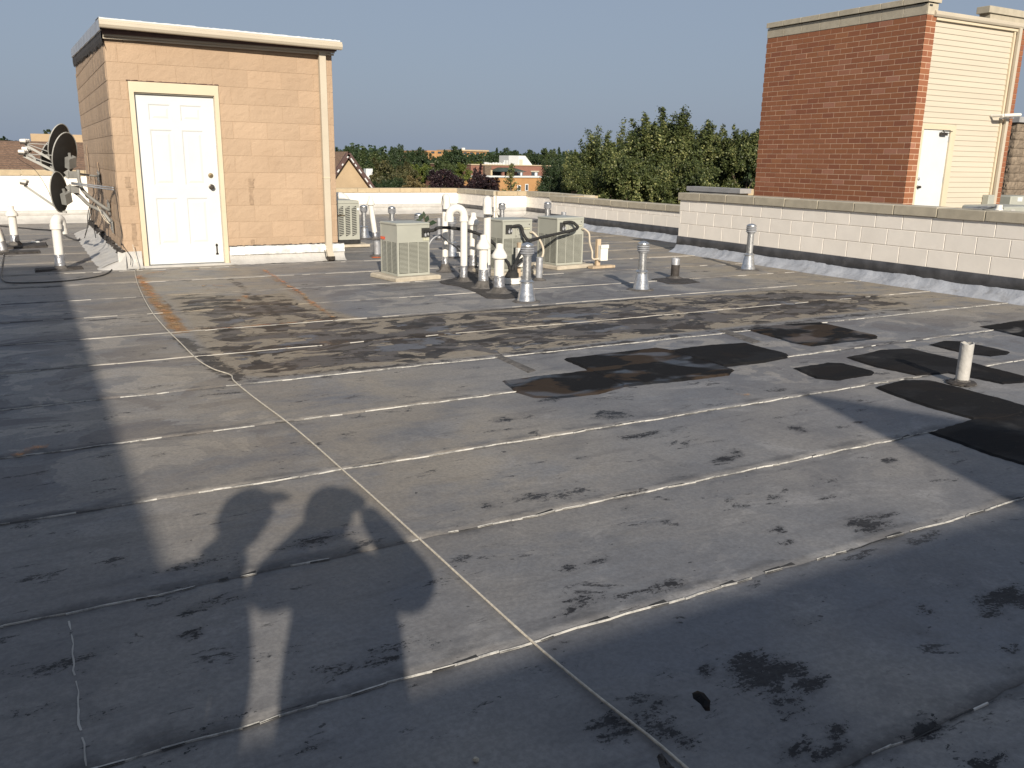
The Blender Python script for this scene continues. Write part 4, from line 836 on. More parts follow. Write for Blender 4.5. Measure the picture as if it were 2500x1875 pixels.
# faint strip patches of older coating
for i, (lab, pl) in enumerate((('narrow strip of old grey coating left of the shiny patches', [(1205, 870), (1225, 868), (1310, 905), (1290, 912)]), ('narrow strip of old grey coating left of the diamond patch', [(1750, 808), (1775, 806), (1860, 835), (1838, 840)]))):
    q = [gr(*p) for p in pl]; patch(lab, [(p.x, p.y) for p in q], .0095, 'tar_grey', 30+i, .004, 'coating strip', 'narrow strips of old coating', 'coating_strip')
# --- galvanised vents
def bx(px): v = gr(*px); return (v.x, v.y)
bvent('galvanised vent beside the frontmost white capped pipe, tar clump round its foot', bx(z4(1532, 938)), .585)
bvent('galvanised vent standing alone, left of the rusty stub on its tar square', bx((1565, 708)), .535)
bvent('galvanised vent nearest to the tall right-hand parapet wall', bx((1826, 659)), .61)
bvent('galvanised vent between the tallest gooseneck and the candy-cane pipe', bx(z4(958, 592)), .575)
bvent('galvanised vent beside the older condenser, orange paint at its foot', bx(z4(284, 450)), .58)
bvent('galvanised vent sticking up behind the left part of the red-badged condenser', (5.35, 13.7), .60)
bvent('galvanised vent sticking up behind the right part of the red-badged condenser', (5.15, 12.1), .585)
bvent('galvanised vent rising behind the rightmost condenser', (8.15, 13.3), .67)
bvent('galvanised vent mostly hidden behind the right gooseneck pipe', (7.55, 13.9), .63)
stub('grey stub pipe in front of the middle condenser', bx(z4(1630, 772)), .27, .040)
stub('fat grey stub pipe just left of the red-badged condenser', bx(z4(382, 588)), .22, .052)
stub('thin grey stub beyond the candy-cane pipe', (7.1, 13.7), .27, .035)
stub('distant grey stub poking over the rightmost condenser', (8.75, 13.7), .46, .045)
stub('small grey stub above the black insulated line', (6.3, 13.9), .38, .035)
s_ = stub('whitewashed stub pipe among the black patches on the right', bx((2347, 938)), .275, .041, 'flash_light')
MB().lathe([(.095, .010), (.08, .02), (.05, .024)], (bx((2347, 938))[0], bx((2347, 938))[1], 0), 20, .12, seed=8).build('rusty_ring', MAT['tar'], s_)
s_ = stub('rusty black stub with grey top on a tar square', bx((1647, 680)), .25, .050, 'galv_dull')
B_ = bx((1647, 680)); MB().lathe([(.0505, .02), (.052, .17)], (B_[0], B_[1], 0), 20, .03, seed=2, capt=False).build('tarred_sleeve', MAT['tar'], s_, True)
# pipe boots / round curbs where refrigerant lines enter
for lab, c_, r_ in (('white round line-set boot in front of the middle condenser', bx(z4(1422, 800)), .105), ('small white round line-set boot behind the candy-cane pipe', bx(z4(1005, 590)), .09)):
    B = Vector((c_[0], c_[1], 0)); t = empty('line_boot', B, lab, 'pipe boot', 'white round line-set boots')
    MB().lathe([(r_, .01), (r_, .07), (r_*.9, .075)], B, 26).build('curb_ring', MAT['white_pvc'], t, True, 40); MB().lathe([(r_*.8, .075), (r_*.7, .12), (r_*.35, .16)], B, 18, .12, seed=5).build('foam_plug', MAT['black_foam'], t, True)
# --- refrigerant lines (black foam)
def smooth(P, n=8):
    P = [Vector(p) for p in P]; Q = [P[0]*2-P[1]] + P + [P[-1]*2-P[-2]]; out = []
    for i in range(1, len(Q)-2):
        for k in range(n):
            t_ = k/n; a, b, c, d = Q[i-1], Q[i], Q[i+1], Q[i+2]
            out.append(.5*((2*b)+(c-a)*t_+(2*a-5*b+4*c-d)*t_*t_+(3*b-3*c+d-a)*t_**3))
    out.append(P[-1]); return out
def hose(name, label, cat, P, r, mat, group=None, jit=0, n=8, nn=8):
    Q = smooth(P, n); R_ = random.Random(len(P)*7+int(r*1e4)); rs = [r*(1+R_.uniform(-jit, jit)) for _ in Q]
    c = Q[0].copy(); o = MB().tube(Q, rs, nn); m = o.mesh(name, c, True); m.materials.append(MAT[mat]); ob = bpy.data.objects.new(name, m); COL.objects.link(ob); ob.location = c
    return tag(ob, label, cat, group)
cb = bx(z4(1422, 800)); G_ = 'black insulated refrigerant lines'
hose('refrigerant_line', 'black insulated line arching from the red-badged condenser over to the white boot', 'refrigerant line', [tuple(W1(.34, -.02, .50)), tuple(W1(.46, -.04, .515))]+[tuple(atY(*z4(x, y), 9.15)) for x, y in ((850, 368), (920, 366), (1010, 375), (1100, 393), (1180, 422), (1250, 462), (1310, 520), (1360, 600))]+[(cb[0]-.03, cb[1]+.03, .22), (cb[0]-.02, cb[1], .1)], .019, 'black_foam', G_, .12)
hose('refrigerant_line', 'black insulated line dropping straight from the middle condenser into the white boot', 'refrigerant line', [tuple(W2(.12, .01, .53)), tuple(W2(.17, -.03, .545)), tuple(W2(.22, -.06, .54)), tuple(W2(.24, -.09, .45)), tuple(W2(.25, -.25, .27)), (cb[0]+.03, cb[1]+.02, .2), (cb[0]+.03, cb[1], .1)], .019, 'black_foam', G_, .12)
hose('refrigerant_line', 'black insulated line looping from the rightmost condenser down behind the front vent', 'refrigerant line', [tuple(W3(.10, .0, .545)), tuple(W3(.17, -.05, .555)), tuple(W3(.22, -.09, .53)), tuple(W3(.20, -.13, .47)), tuple(atY(*z4(1700, 430), 9.2)), tuple(atY(*z4(1600, 455), 9.05)), tuple(atY(*z4(1530, 480), 8.9)), tuple(atY(*z4(1490, 560), 8.75)), (cb[0]+.06, cb[1]+.03, .22), (cb[0]+.05, cb[1]-.01, .1)], .019, 'black_foam', G_, .12)
hose('electric_conduit', 'thin grey flexible conduit arching behind the white pipes', 'conduit', [tuple(W1(.42, .1, .20)), tuple(W1(.5, .1, .38)), tuple(W1(.62, .1, .44)), tuple(W1(.75, .2, .38)), (5.0, 9.9, .10), (5.05, 9.95, .02)], .011, 'galv_dull', None, 0)
hose('electric_conduit', 'black flexible conduit hanging on the right side of the red-badged condenser', 'conduit', [tuple(W1(.43, .25, .33)), tuple(W1(.47, .22, .28)), tuple(W1(.48, .2, .15)), tuple(W1(.46, .3, .02))], .012, 'black_rubber', None, 0)
bxp = Vector(gr(*z4(2090, 680)))
hose('electric_conduit', 'beige flexible conduit from the rightmost condenser to the disconnect box', 'conduit', [tuple(W3(.41, -.01, .455)), tuple(W3(.42, -.05, .455)), tuple(W3(.46, -.09, .40)), tuple(W3(.47, -.1, .28)), tuple(W3(.50, -.12, .17)), (bxp.x-.12, bxp.y-.03, .135), (bxp.x-.02, bxp.y-.03, .13)], .013, 'beige_conduit', 'beige flexible conduits')
hose('electric_conduit', 'beige flexible conduit curling off the right side of the middle condenser', 'conduit', [tuple(W2(.40, -.01, .46)), tuple(W2(.42, -.05, .455)), tuple(W2(.48, -.1, .37)), tuple(W2(.52, -.12, .27)), tuple(W2(.50, -.14, .18)), tuple(W2(.42, -.16, .12)), tuple(W2(.30, -.2, .05))], .014, 'beige_conduit', 'beige flexible conduits')
# disconnect box on its post
t = empty('disconnect_box', (bxp.x, bxp.y, 0), 'pale grey disconnect box on a weathered wooden post and foot', 'electrical box')
MB().box(bxp.x-.045, bxp.x+.015, bxp.y-.01, bxp.y+.03, .035, .385).build('post', MAT['wood'], t)
MB().obox((bxp.x+.04, bxp.y-.01, .023), (.19, .015, 0), (-.006, .05, 0), (0, 0, .016)).build('foot', MAT['wood'], t)
bo = MB().bbox(bxp.x-.03, bxp.x+.085, bxp.y-.085, bxp.y-.012, .11, .31, .006).build('box', MAT['label_grey'] if False else MAT['white_pvc'], t)
MB().bbox(bxp.x-.034, bxp.x+.089, bxp.y-.095, bxp.y-.075, .27, .318, .005).build('hinged_lid', MAT['white_pvc'], bo)
t = empty('disconnect_box', tuple(W2(.12, -.2, -.055)), 'small disconnect box on a wooden post hidden between the capped pipe and the middle condenser', 'electrical box')
q = W2(.10, -.22, -.055); MB().box(q.x-.02, q.x+.02, q.y, q.y+.035, .01, .42).build('post', MAT['wood'], t); MB().bbox(q.x-.06, q.x+.05, q.y-.07, q.y-.002, .14, .36, .006).build('box', MAT['white_pvc'], t)
# weed growing from the roof behind the first condenser
wp = Vector((4.72, 10.9, 0)); t = empty('weed', wp, 'dark leafy weed sprouting up behind the black line', 'weed'); R_ = random.Random(3)
st = [(wp, wp+Vector((.02, 0, .3)), wp+Vector((.0, 0, .53)))]
MB().tube([wp, wp+Vector((.02, 0, .25)), wp+Vector((.03, 0, .5)), wp+Vector((-.01, 0, .62))], .006, 5).tube([wp+Vector((.03, 0, .42)), wp+Vector((.10, 0, .5))], .004, 5).tube([wp+Vector((.03, 0, .42)), wp+Vector((-.08, 0, .54))], .004, 5).build('stem', MAT['bark'], t)
for (dx, dz, a) in ((-.09, .56, .8), (-.05, .60, 1.3), (0, .63, 1.6), (.03, .58, 1.2), (.10, .52, .1), (.15, .53, -.1), (.06, .50, .4), (-.02, .50, 2.2), (-.07, .5, 2.8)):
    q = wp+Vector((dx, R_.uniform(-.03, .03), dz)); l = .055; c, s = math.cos(a), math.sin(a); f1 = R_.uniform(.2, .5)
    MB().add([q-Vector((c*l, 0, s*l)), q+Vector((-s*l*.5, f1*l, c*l*.5)), q+Vector((c*l, 0, s*l)), q-Vector((-s*l*.5, f1*l, c*l*.5))], [(0, 1, 2, 3)]).build('leaf', MAT['leaf_dark'], t)
# orange paint marks at the foot of things
def flat(name, label, pts, mat, cat, group=None, z=.013, core=None):
    cx = sum(p[0] for p in pts)/len(pts); cy = sum(p[1] for p in pts)/len(pts); n = len(pts)
    m = bpy.data.meshes.new(name); m.from_pydata([(p[0]-cx, p[1]-cy, 0) for p in pts], [], [tuple(range(n))]); m.update(); m.materials.append(MAT[mat]); o = bpy.data.objects.new(name, m); COL.objects.link(o); o.location = (cx, cy, z); return tag(o, label, cat, group)
def spray(label, P, wd, z=.0125, seed=0):
    """sprayed line: ribbon with soft broken edges (attribute core is high in the middle)"""
    R_ = random.Random(seed); Q = smooth([(p[0], p[1], 0) for p in P], 10); V = []; C = []
    for i, p in enumerate(Q):
        d = Q[min(i+1, len(Q)-1)]-Q[max(i-1, 0)]; d.normalize(); nrm = Vector((-d.y, d.x, 0)); off = nrm*R_.uniform(-wd*.15, wd*.15)
        for k in (-1, -.5, 0, .5, 1): V.append(p+off+nrm*wd*k); C.append((0, .7, 1, .7, 0)[int(k*2+2)] if 0 < i < len(Q)-1 else 0)
    c = sum(V, Vector())/len(V); m = bpy.data.meshes.new('paint_mark'); m.from_pydata([tuple(v-c) for v in V], [], [(i*5+j, i*5+j+1, (i+1)*5+j+1, (i+1)*5+j) for i in range(len(Q)-1) for j in range(4)]); m.update()
    at = m.attributes.new('core', 'FLOAT', 'POINT'); at.data.foreach_set('value', C); m.materials.append(MAT['spray']); o = bpy.data.objects.new('paint_mark', m); COL.objects.link(o); o.location = (c.x, c.y, z)
    return tag(o, label, 'paint mark', 'orange spray paint marks')
def zz6(x, y): return bx((300+x*.45208, 640+y*.45208))
spray('orange sprayed line along the left side of the stained area by the door', [zz6(80, 75), zz6(110, 115), zz6(150, 170), zz6(190, 225), zz6(240, 290), zz6(280, 335), zz6(310, 375)], .055, seed=1)
spray('orange sprayed line along the right side of the area by the door', [zz6(745, 38), zz6(800, 70), zz6(850, 100), zz6(900, 135), zz6(950, 165), zz6(1010, 215), zz6(1060, 250), zz6(1140, 310)], .04, seed=2)
spray('faint orange sprayed line along the lap at the near side of the marked area', [zz6(370, 365), zz6(560, 362), zz6(760, 345), zz6(900, 335), zz6(1140, 312)], .022, seed=3)
spray('faint orange sprayed line in front of the door sill', [zz6(80, 72), zz6(250, 52), zz6(420, 45), zz6(640, 40)], .03, seed=4)
spray('open orange sprayed hook nearest to the door', [zz6(585, 138), zz6(500, 130), zz6(440, 131), zz6(445, 142), zz6(510, 150)], .028, seed=5)
spray('orange sprayed blob right of the dark stains', [zz6(610, 218), zz6(640, 208), zz6(665, 198), zz6(660, 185)], .045, seed=6)
spray('rusty orange splash in the shade at the left edge', [bx((30, 1120)), bx((60, 1110)), bx((90, 1098)), bx((120, 1095))], .045, seed=7)
spray('small rusty spot near the start of the slanting shadow', [bx((1795, 965)), bx((1812, 968)), bx((1828, 965))], .03, seed=8)
spray('bright orange mark at the foot of the far parapet', [bx(z4(1180, 222)), bx(z4(1200, 235)), bx(z4(1225, 248))], .10, .02, seed=9)
spray('orange mark below the zigzag return of the far parapet', [bx(z4(1540, 255)), bx(z4(1565, 250))], .12, .02, seed=10)
spray('orange smear at the corner of the tall right wall', [bx((1690, 607)), bx((1700, 598)), bx((1706, 594))], .06, .07, seed=11)
for i, (lab, c_, r_) in enumerate((('orange paint at the foot of the fat grey stub', bx(z4(375, 600)), .075), ('orange paint at the foot of the vent beside the older condenser', (bx(z4(284, 445))[0]+.02, bx(z4(284, 445))[1]), .08))):
    R_ = random.Random(i); flat('paint_mark', lab, [(c_[0]+r_*math.cos(a)*R_.uniform(.7, 1.1), c_[1]+r_*math.sin(a)*R_.uniform(.7, 1.1)) for a in np.linspace(0, 6.28, 14)[:-1]], 'orange', 'paint mark', 'orange spray paint marks', .010)
# loose white cord
RP = [(330, 664), (338, 700), (365, 755), (400, 800), (440, 840), (480, 880), (520, 905), (563, 920), (572, 935), (620, 975), (700, 1035), (760, 1085), (836, 1153), (900, 1210), (1017, 1317), (1150, 1440), (1300, 1577), (1420, 1680), (1582, 1808), (1661, 1875), (1740, 1945)]
pts = [(gr(*p).x, gr(*p).y, .0135) for p in RP]
pts = [(1.10, 11.41, .30), (1.12, 11.36, .12)] + [(1.13, 11.28, .022)] + pts
hose('white_cord', 'white cord running across the roof from the penthouse corner to the foreground', 'cord', pts, .0042, 'rope', None, .08, 8, 7)
hose('wall_wire', 'black wire hanging down the penthouse corner and over the sill', 'wire', [atY(*z2(1098, 690), 11.47), atY(*z2(1120, 800), 11.46), atY(*z2(1150, 1000), 11.46), atY(*z2(1175, 1160), 11.46), atY(*z2(1172, 1240), 11.44), (1.06, 11.40, .16), (1.05, 11.36, .06)], .004, 'black_rubber', 'black coaxial cables')
hose('coax_cable', 'long black cable looping over the roof in front of the left pipes', 'wire', [atY(*z2(1172, 1240), 11.44)]+[tuple(gr(*z2(x, y), .012)) for x, y in ((1160, 1330), (1130, 1420), (1060, 1510), (960, 1555), (750, 1590), (560, 1608), (400, 1617), (200, 1622), (80, 1618), (30, 1595), (12, 1550), (18, 1470), (35, 1350), (45, 1250))]+[tuple(gr(*z2(x, y), .012)) for x, y in ((30, 1160), (-20, 1060))], .007, 'black_rubber', 'black coaxial cables')
hose('coax_cable', 'black cable lying on the far roof towards the left parapet', 'wire', [tuple(gr(*z2(x, y), .012)) for x, y in ((-20, 1070), (60, 1078), (200, 1092), (350, 1106), (490, 1116), (600, 1142), (650, 1175), (700, 1198), (760, 1212), (840, 1212), (915, 1200))], .014, 'black_rubber', 'black coaxial cables')
hose('coax_cable', 'tangled black cable bunch on the roof below the dishes', 'wire', [tuple(gr(*z2(x, y), .014)) for x, y in ((755, 1210), (790, 1180), (830, 1150), (862, 1150), (860, 1190), (825, 1235), (830, 1250), (880, 1235), (915, 1205), (860, 1212), (800, 1200))], .012, 'black_rubber', 'black coaxial cables')

# ================================================================== SATELLITE DISHES on the penthouse side wall
def dish(label, c, n, w_, h_, roll, lnb, arm0, cat='satellite dish', side_arms=True):
    """c centre, n direction the bowl faces, elliptical bowl w x h"""
    c = Vector(c); n = Vector(n).normalized(); up = Vector((0, 0, 1)); x = up.cross(n); x.normalize(); y = n.cross(x)
    x, y = x*math.cos(roll)+y*math.sin(roll), y*math.cos(roll)-x*math.sin(roll)
    t = empty('satellite_dish', c, label, cat, 'satellite dishes on the penthouse wall')
    V = []; rings = 7; seg = 36; F_ = []
    for side, off in ((0, 0), (1, -.006)):
        for i in range(rings+1):
            r = i/rings
            for k in range(seg):
                a = 2*math.pi*k/seg; V.append(c + x*(w_/2*r*math.cos(a)) + y*(h_/2*r*math.sin(a)) + n*(.055*r*r+off))
    N_ = (rings+1)*seg
    for s_ in (0, 1):
        for i in range(rings):
            for k in range(seg):
                q = (s_*N_+i*seg+k, s_*N_+i*seg+(k+1) % seg, s_*N_+(i+1)*seg+(k+1) % seg, s_*N_+(i+1)*seg+k); F_.append(q if s_ == 0 else q[::-1])
    MB().add(V, F_).build('reflector', MAT['dish'], t, True)
    rim = MB(); RV = []; RF = []
    for k in range(seg):
        a = 2*math.pi*k/seg; e = x*(w_/2*math.cos(a)) + y*(h_/2*math.sin(a)); d = e.normalized(); p = c+e+n*.055
        RV += [p+d*.004+n*.006, p+d*.010, p+d*.008-n*.012, p-d*.002-n*.010]
    for k in range(seg):
        for j in range(4): RF.append((k*4+j, k*4+(j+1) % 4, ((k+1) % seg)*4+(j+1) % 4, ((k+1) % seg)*4+j))
    rim.add(RV, RF).build('rim', MAT['dish_rim'], t)
    b = c - y*(h_/2) + n*.05; lnb = Vector(lnb)
    arm = MB().beam(b-n*.05-y*.0, b+n*.03, .022, .022).beam(b+n*.01, lnb, .022, .03).build('feed_arm', MAT['dish_rim'], t)
    if side_arms:
        for s in (-1, 1): MB().tube([c + x*(w_/2*.93*s) - y*(h_*.12)+n*.05, lnb+Vector((0, 0, .02))], .006, 6).build('side_strut', MAT['dish_rim'], t)
    L = MB(); d = (c-lnb).normalized(); sx = d.cross(up).normalized()
    L.obox(lnb+Vector((0, 0, .035)), d*.035, sx*.05, Vector((0, 0, .03))); lb = L.build('feed_bracket', MAT['bronze'], t)
    for s in (-1, 0, 1):
        q = lnb + sx*(.05*s)+Vector((0, 0, .05)); MB().tube([q-d*.03, q+d*.035, q+d*.045], [.022, .026, .018], 12).build('feed_horn', MAT['white_pvc'], t, True, 50)
    br = MB().obox(c-n*.04-y*.06, n*.035, x*.06, y*.07).beam(c-n*.04-y*.06, c-n*.02+y*.06, .03, .02).build('back_bracket', MAT['mast'], t)
    return t
MY = 12.6
nA = (-.80, .22, .42)
tA = dish('front dark satellite dish, largest, on the upper bracket', atY(*z2(655, 405), MY), (-.66, .62, .36), .40, .60, -.30, atY(*z2(225, 395), MY+.2), None)
tB = dish('dark satellite dish standing highest, behind the front one', atY(*z2(600, 300), MY+.5), (-.66, .60, .40), .36, .56, -.28, atY(*z2(240, 290), MY+.7), None)
tC = dish('rearmost dark satellite dish, mostly hidden by the two in front', atY(*z2(520, 410), MY+1.0), (-.66, .62, .36), .34, .42, -.25, atY(*z2(262, 365), MY+1.2), None, side_arms=False)
tD = dish('lowest dark satellite dish, on its own bent pipe mount', atY(*z2(604, 755), MY-.1), (-.76, .60, .16), .30, .53, -.34, atY(*z2(232, 680), MY), None, side_arms=False)
def mast(label, pts, r, foot, clamp):
    t = empty('dish_mount', pts[0], label, 'mast', 'bent pipe mounts of the dishes')
    MB().tube(smooth(pts, 5), r, 12).build('mast_pipe', MAT['mast'], t, True)
    f = Vector(foot); MB().obox(f, (.006, 0, 0), (0, .11, .02), (0, -.015, .075)).build('wall_plate', MAT['mast'], t)
    for dy, dz in ((-.08, .04), (.08, .05), (-.08, -.05), (.08, -.04)): MB().tube([f+Vector((-.014, dy, dz)), f+Vector((0, dy, dz))], .009, 6).build('bolt', MAT['galv'], t)
    cq = Vector(clamp); MB().obox(cq, (.05, .015, 0), (-.01, .03, 0), (0, 0, .045)).obox(cq+Vector((-.05, 0, .02)), (.03, 0, .02), (0, .012, 0), (-.02, 0, .03)).build('clamp', MAT['mast'], t)
    return t
ft = (.975, 12.72, .68)
mast('grey bent pipe mount of the front upper dish', [atY(*z2(752, 530), MY), atY(*z2(765, 640), MY), atY(*z2(800, 730), MY), atY(*z2(900, 820), MY), atY(*z2(1040, 915), MY), (.97, 12.65, .67)], .022, ft, atY(*z2(700, 580), MY))
mast('grey bent pipe mount reaching the lowest dish, bolted lower on the wall', [atY(*z2(690, 730), MY), atY(*z2(760, 775), MY), atY(*z2(860, 870), MY), atY(*z2(960, 920), MY), atY(*z2(1010, 960), MY-.05), (.965, 12.5, .50)], .022, (.972, 12.45, .46), atY(*z2(715, 720), MY-.05))
mast('galvanised strut mount of the rear dishes, behind', [atY(*z2(560, 520), MY+1.0), atY(*z2(700, 560), MY+1.2), (.97, 13.9, 1.05)], .014, (.975, 13.9, 1.05), atY(*z2(560, 520), MY+1.0))
for i, (y_, z_) in enumerate(((11.95, .965), (11.80, .94))):
    hose('strut_arm', ('upper' if i == 0 else 'lower')+' thin steel brace from the dish mount to the penthouse corner', 'brace', [atY(*z2(690, 655+12*i), MY-.1), (.9, 12.1, z_), (.97, 11.7, z_)], .009, 'galv_dull', 'thin steel braces of the dish mount', 0, 4)
R_ = random.Random(12)
for i, P in enumerate(([(900, 700), (905, 760), (880, 810), (830, 790), (800, 720), (780, 690)], [(960, 800), (935, 830), (890, 860), (880, 950), (850, 1060), (820, 1160)], [(900, 850), (870, 930), (858, 1040), (880, 1060), (890, 900)], [(920, 860), (900, 960), (905, 1080), (925, 1190)], [(870, 850), (845, 980), (845, 1080), (815, 1190)], [(940, 880), (1000, 1000), (1055, 1050), (1045, 1040), (990, 960)])):
    hose('coax_cable', ['coil of black cable behind the bent mast', 'cable dropping from the mast to the roof tangle', 'narrow cable loop hanging below the masts', 'cable hanging close to the penthouse wall down to the cant', 'thin cable left of the hanging loop', 'pale cable loop drooping under the wall plate'][i], 'wire', [atY(*z2(x, y), MY+.15 if i != 5 else 12.4) for x, y in P], .0055, 'black_rubber' if i != 5 else 'rope', 'cables hanging from the dishes', 0, 6, 6)
hose('coax_cable', 'thin dark cable drooping from the feed horns across the white parapet', 'wire', [atY(*z2(x, y), MY+.15) for x, y in ((165, 415), (230, 460), (300, 500), (360, 560), (420, 650), (470, 740), (488, 785), (525, 765), (560, 740))], .0035, 'black_rubber', 'cables hanging from the dishes', 0, 6, 6)
# loose bits on the roof
o = MB().bbox(gr(*z2(345, 1245)).x-.06, gr(*z2(345, 1245)).x+.06, gr(*z2(345, 1245)).y-.05, gr(*z2(345, 1245)).y+.05, .012, .04, .01).build('paper_scrap', MAT['white_paint'], None); tag(o, 'white scrap lying on the tar square near the left pipes', 'scrap')
b_ = gr(2055/1.0*.5651, 1100+1350*.5651); 
o = MB().lathe([(.006, 0), (.008, .004), (.004, .009)], (b_.x, b_.y, .005), 7, .3, seed=4).build('pebble', MAT['pad'], None); tag(o, 'small pale pebble near the bottom edge of the picture', 'pebble')

# ================================================================== NEIGHBOURING ROOF AND BRICK TOWER (right)
nr = MB().box(9.31, 40, -8, 10.7, -.6, .02).box(10.46, 40, 10.7, 19.0, -.6, .02).build('neighbour_roof', MAT['roof'], None); tag(nr, kind='structure')
XB, YB = 14.5, 10.835
BW = MB().box(XB+.0, XB+.26, YB+.0, 14.71, 0, 4.03).box(17.38, 17.53, YB+.01, 14.71, 0, 4.0).box(XB+.26, 17.38, YB+.30, 14.71, 0, 3.98).build('brick_tower', MAT['brick_mortar'], None)
tag(BW, 'red brick stair tower with cream siding front and white door beyond the right-hand parapet', 'tower')
# bricks: the side facing -X, utility size; the 290 nearest singly, the rest joined
H_B = 4.03/40; LB = .288
def brick_mesh(w_, h_=H_B-.012, d_=.03):
    m = MB().box(0, w_, 0, d_, 0, h_); me = m.mesh('brick'); me.materials.append(MAT['brick']); return me
bm_full = brick_mesh(LB-.013); cacheb = {}
items = []
fb = Face((XB, 14.72), (0, -1)); Lb = 14.72-YB
for r_ in range(6, 40):
    z = r_*H_B+.005; u = -(.0 if r_ % 2 else LB/2)+.02
    while u < Lb-.01:
        a, b = max(0, u), min(u+LB, Lb)
        if b-a > .03: items.append((a, b-a-.013, z, r_))
        u += LB
items.sort(key=lambda q: -q[0]-.001*q[2])
def tone_stuff(mb, name, parent, rects, face):
    V = []; F_ = []; T = []
    R_ = random.Random(3)
    for (a, w_, z, _) in rects:
        n = len(V); o = R_.uniform(-.001, .002)
        for (u, zz) in ((a, z), (a+w_, z), (a+w_, z+H_B-.012), (a, z+H_B-.012)): V.append(face.P(u, .003+o, zz))
        for (u, zz) in ((a, z), (a+w_, z), (a+w_, z+H_B-.012), (a, z+H_B-.012)): V.append(face.P(u, -.01, zz))
        F_ += [(n, n+1, n+2, n+3), (n+4, n+5, n+1, n), (n+5, n+6, n+2, n+1), (n+6, n+7, n+3, n+2), (n+7, n+4, n, n+3)]; T += [R_.random()]*8
    m = bpy.data.meshes.new(name); m.from_pydata(V, [], F_); m.update(); at = m.attributes.new('tone', 'FLOAT', 'POINT'); at.data.foreach_set('value', T); m.materials.append(MAT['brick'])
    o = bpy.data.objects.new(name, m); COL.objects.link(o); o.parent = parent; o['kind'] = 'stuff'; return o
single = items[:245]; rest = items[245:]
for (a, w_, z, _) in single:
    k = round(w_, 2)
    if k not in cacheb: cacheb[k] = brick_mesh(w_) if k != round(LB-.013, 2) else bm_full
    link('brick', cacheb[k], BW, fb.P(a, .003+random.uniform(-.001, .001), z), fb.rot)
tone_stuff(None, 'far_brickwork', BW, rest, fb)
ff = Face((XB, YB), (1, 0))     # narrow sunlit return
for r_ in range(6, 40):
    z = r_*H_B+.005
    for (a, w_) in (((0, .265),) if False else (((.0, .135), (.148, .120)) if r_ % 2 else ((.0, .265),))):
        k = round(w_, 3)
        if k not in cacheb: cacheb[k] = brick_mesh(w_)
        link('brick', cacheb[k], BW, ff.P(a, .003, z), ff.rot)
    k = .125
    if k not in cacheb: cacheb[k] = brick_mesh(k)
tone_stuff(None, 'right_pier_brickwork', BW, [(2.885, .14, r_*H_B+.005, r_) for r_ in range(0, 40)], ff)
# stone band and coping
R_ = random.Random(2)
for i in range(8):
    a, b = i*Lb/8, (i+1)*Lb/8; m = MB().bbox(0, b-a-.006, 0, .25, 0, .185, .004).mesh('band_stone'); m.materials.append(MAT['limestone']); link('band_stone', m, BW, fb.P(a+.003, .012, 4.035), fb.rot)
    m = MB().bbox(0, b-a-.006, -.045, .32, 0, .10, .006).mesh('coping_stone'); m.materials.append(MAT['limestone']); link('coping_stone', m, BW, fb.P(a+.003+(.04 if i == 7 else 0)*0, .012, 4.235), fb.rot)
MB().box(XB-.010, XB+.27, YB-.012, YB+.0, 4.035, 4.22).build('band_stone', MAT['limestone'], BW)
MB().bbox(XB-.058, XB+.30, YB-.05, YB+.25, 4.235, 4.335, .006).build('coping_stone', MAT['limestone'], BW)
MB().box(XB+.02, XB+.10, YB-.020, YB-.012, 4.17, 4.20).build('gap', MAT['dark'], BW)
# right-hand pier cap, behind the gutter
MB().bbox(16.25, 17.60, YB-.02, YB+.25, 4.22, 4.34, .006).box(16.35, 17.54, YB+.02, YB+.24, 3.98, 4.218).build('pier_cap', MAT['limestone'], BW)
# siding boards, door, gutter, downspout
DX0, DX1, DZ0, DZ1 = 14.83, 15.63, .03, 2.07
sb = {}
for i in range(40):
    z0 = .02+i*.0985
    if z0 > 3.95: break
    for (a, b) in (((14.775, 17.20),) if z0 > 2.13 else ((15.83, 17.20),)):
        k = round(b-a, 2)
        if k not in sb:
            m = MB().add([(0, -.016, 0), (b-a, -.016, 0), (b-a, -.004, .0985), (0, -.004, .0985), (0, .0, 0), (b-a, .0, 0), (0, -.0175, .006), (b-a, -.0175, .006)], [(4, 5, 1, 0), (0, 1, 7, 6), (6, 7, 2, 3)]).mesh('siding_board'); m.materials.append(MAT['siding']); sb[k] = m
        link('siding_board', sb[k], BW, (a, YB+.045+.01, z0))
MB().box(14.76, 17.24, YB+.055, YB+.30, 0, 3.98).build('sheathing', MAT['siding'], BW)
f2 = MB().box(14.765, 14.83, YB+.0, YB+.08, 0, 2.15).box(15.63, 15.83, YB+.03, YB+.06, 0, 2.15).box(14.83, 15.63, YB+.0, YB+.08, 2.07, 2.15).box(15.63, 15.69, YB+.0, YB+.03, 0, 2.15).build('door_frame', MAT['cream'], BW)
d2 = MB().box(DX0+.004, DX1-.004, YB+.03, YB+.055, DZ0, DZ1-.006).build('door', MAT['white_paint'], BW)
lathe_y([(.03, 0), (.03, .01), (.015, .02), (.0, .022)], (14.90, YB+.03, 1.16), 14).build('deadbolt', MAT['galv_dull'], d2, True, 40)
lathe_y([(.03, 0), (.03, .01), (.014, .02), (.028, .045), (.02, .07), (.0, .072)], (14.90, YB+.03, 1.01), 14).build('door_knob', MAT['bronze'], d2, True, 40)
MB().box(15.33, 15.50, YB-.035, YB+.03, 1.965, 2.02).tube([(15.35, YB-.02, 2.04), (15.62, YB-.04, 2.045)], .008, 5).tube([(15.40, YB-.03, 2.02), (15.36, YB-.02, 2.06)], .008, 5).build('door_closer', MAT['bronze'], d2)
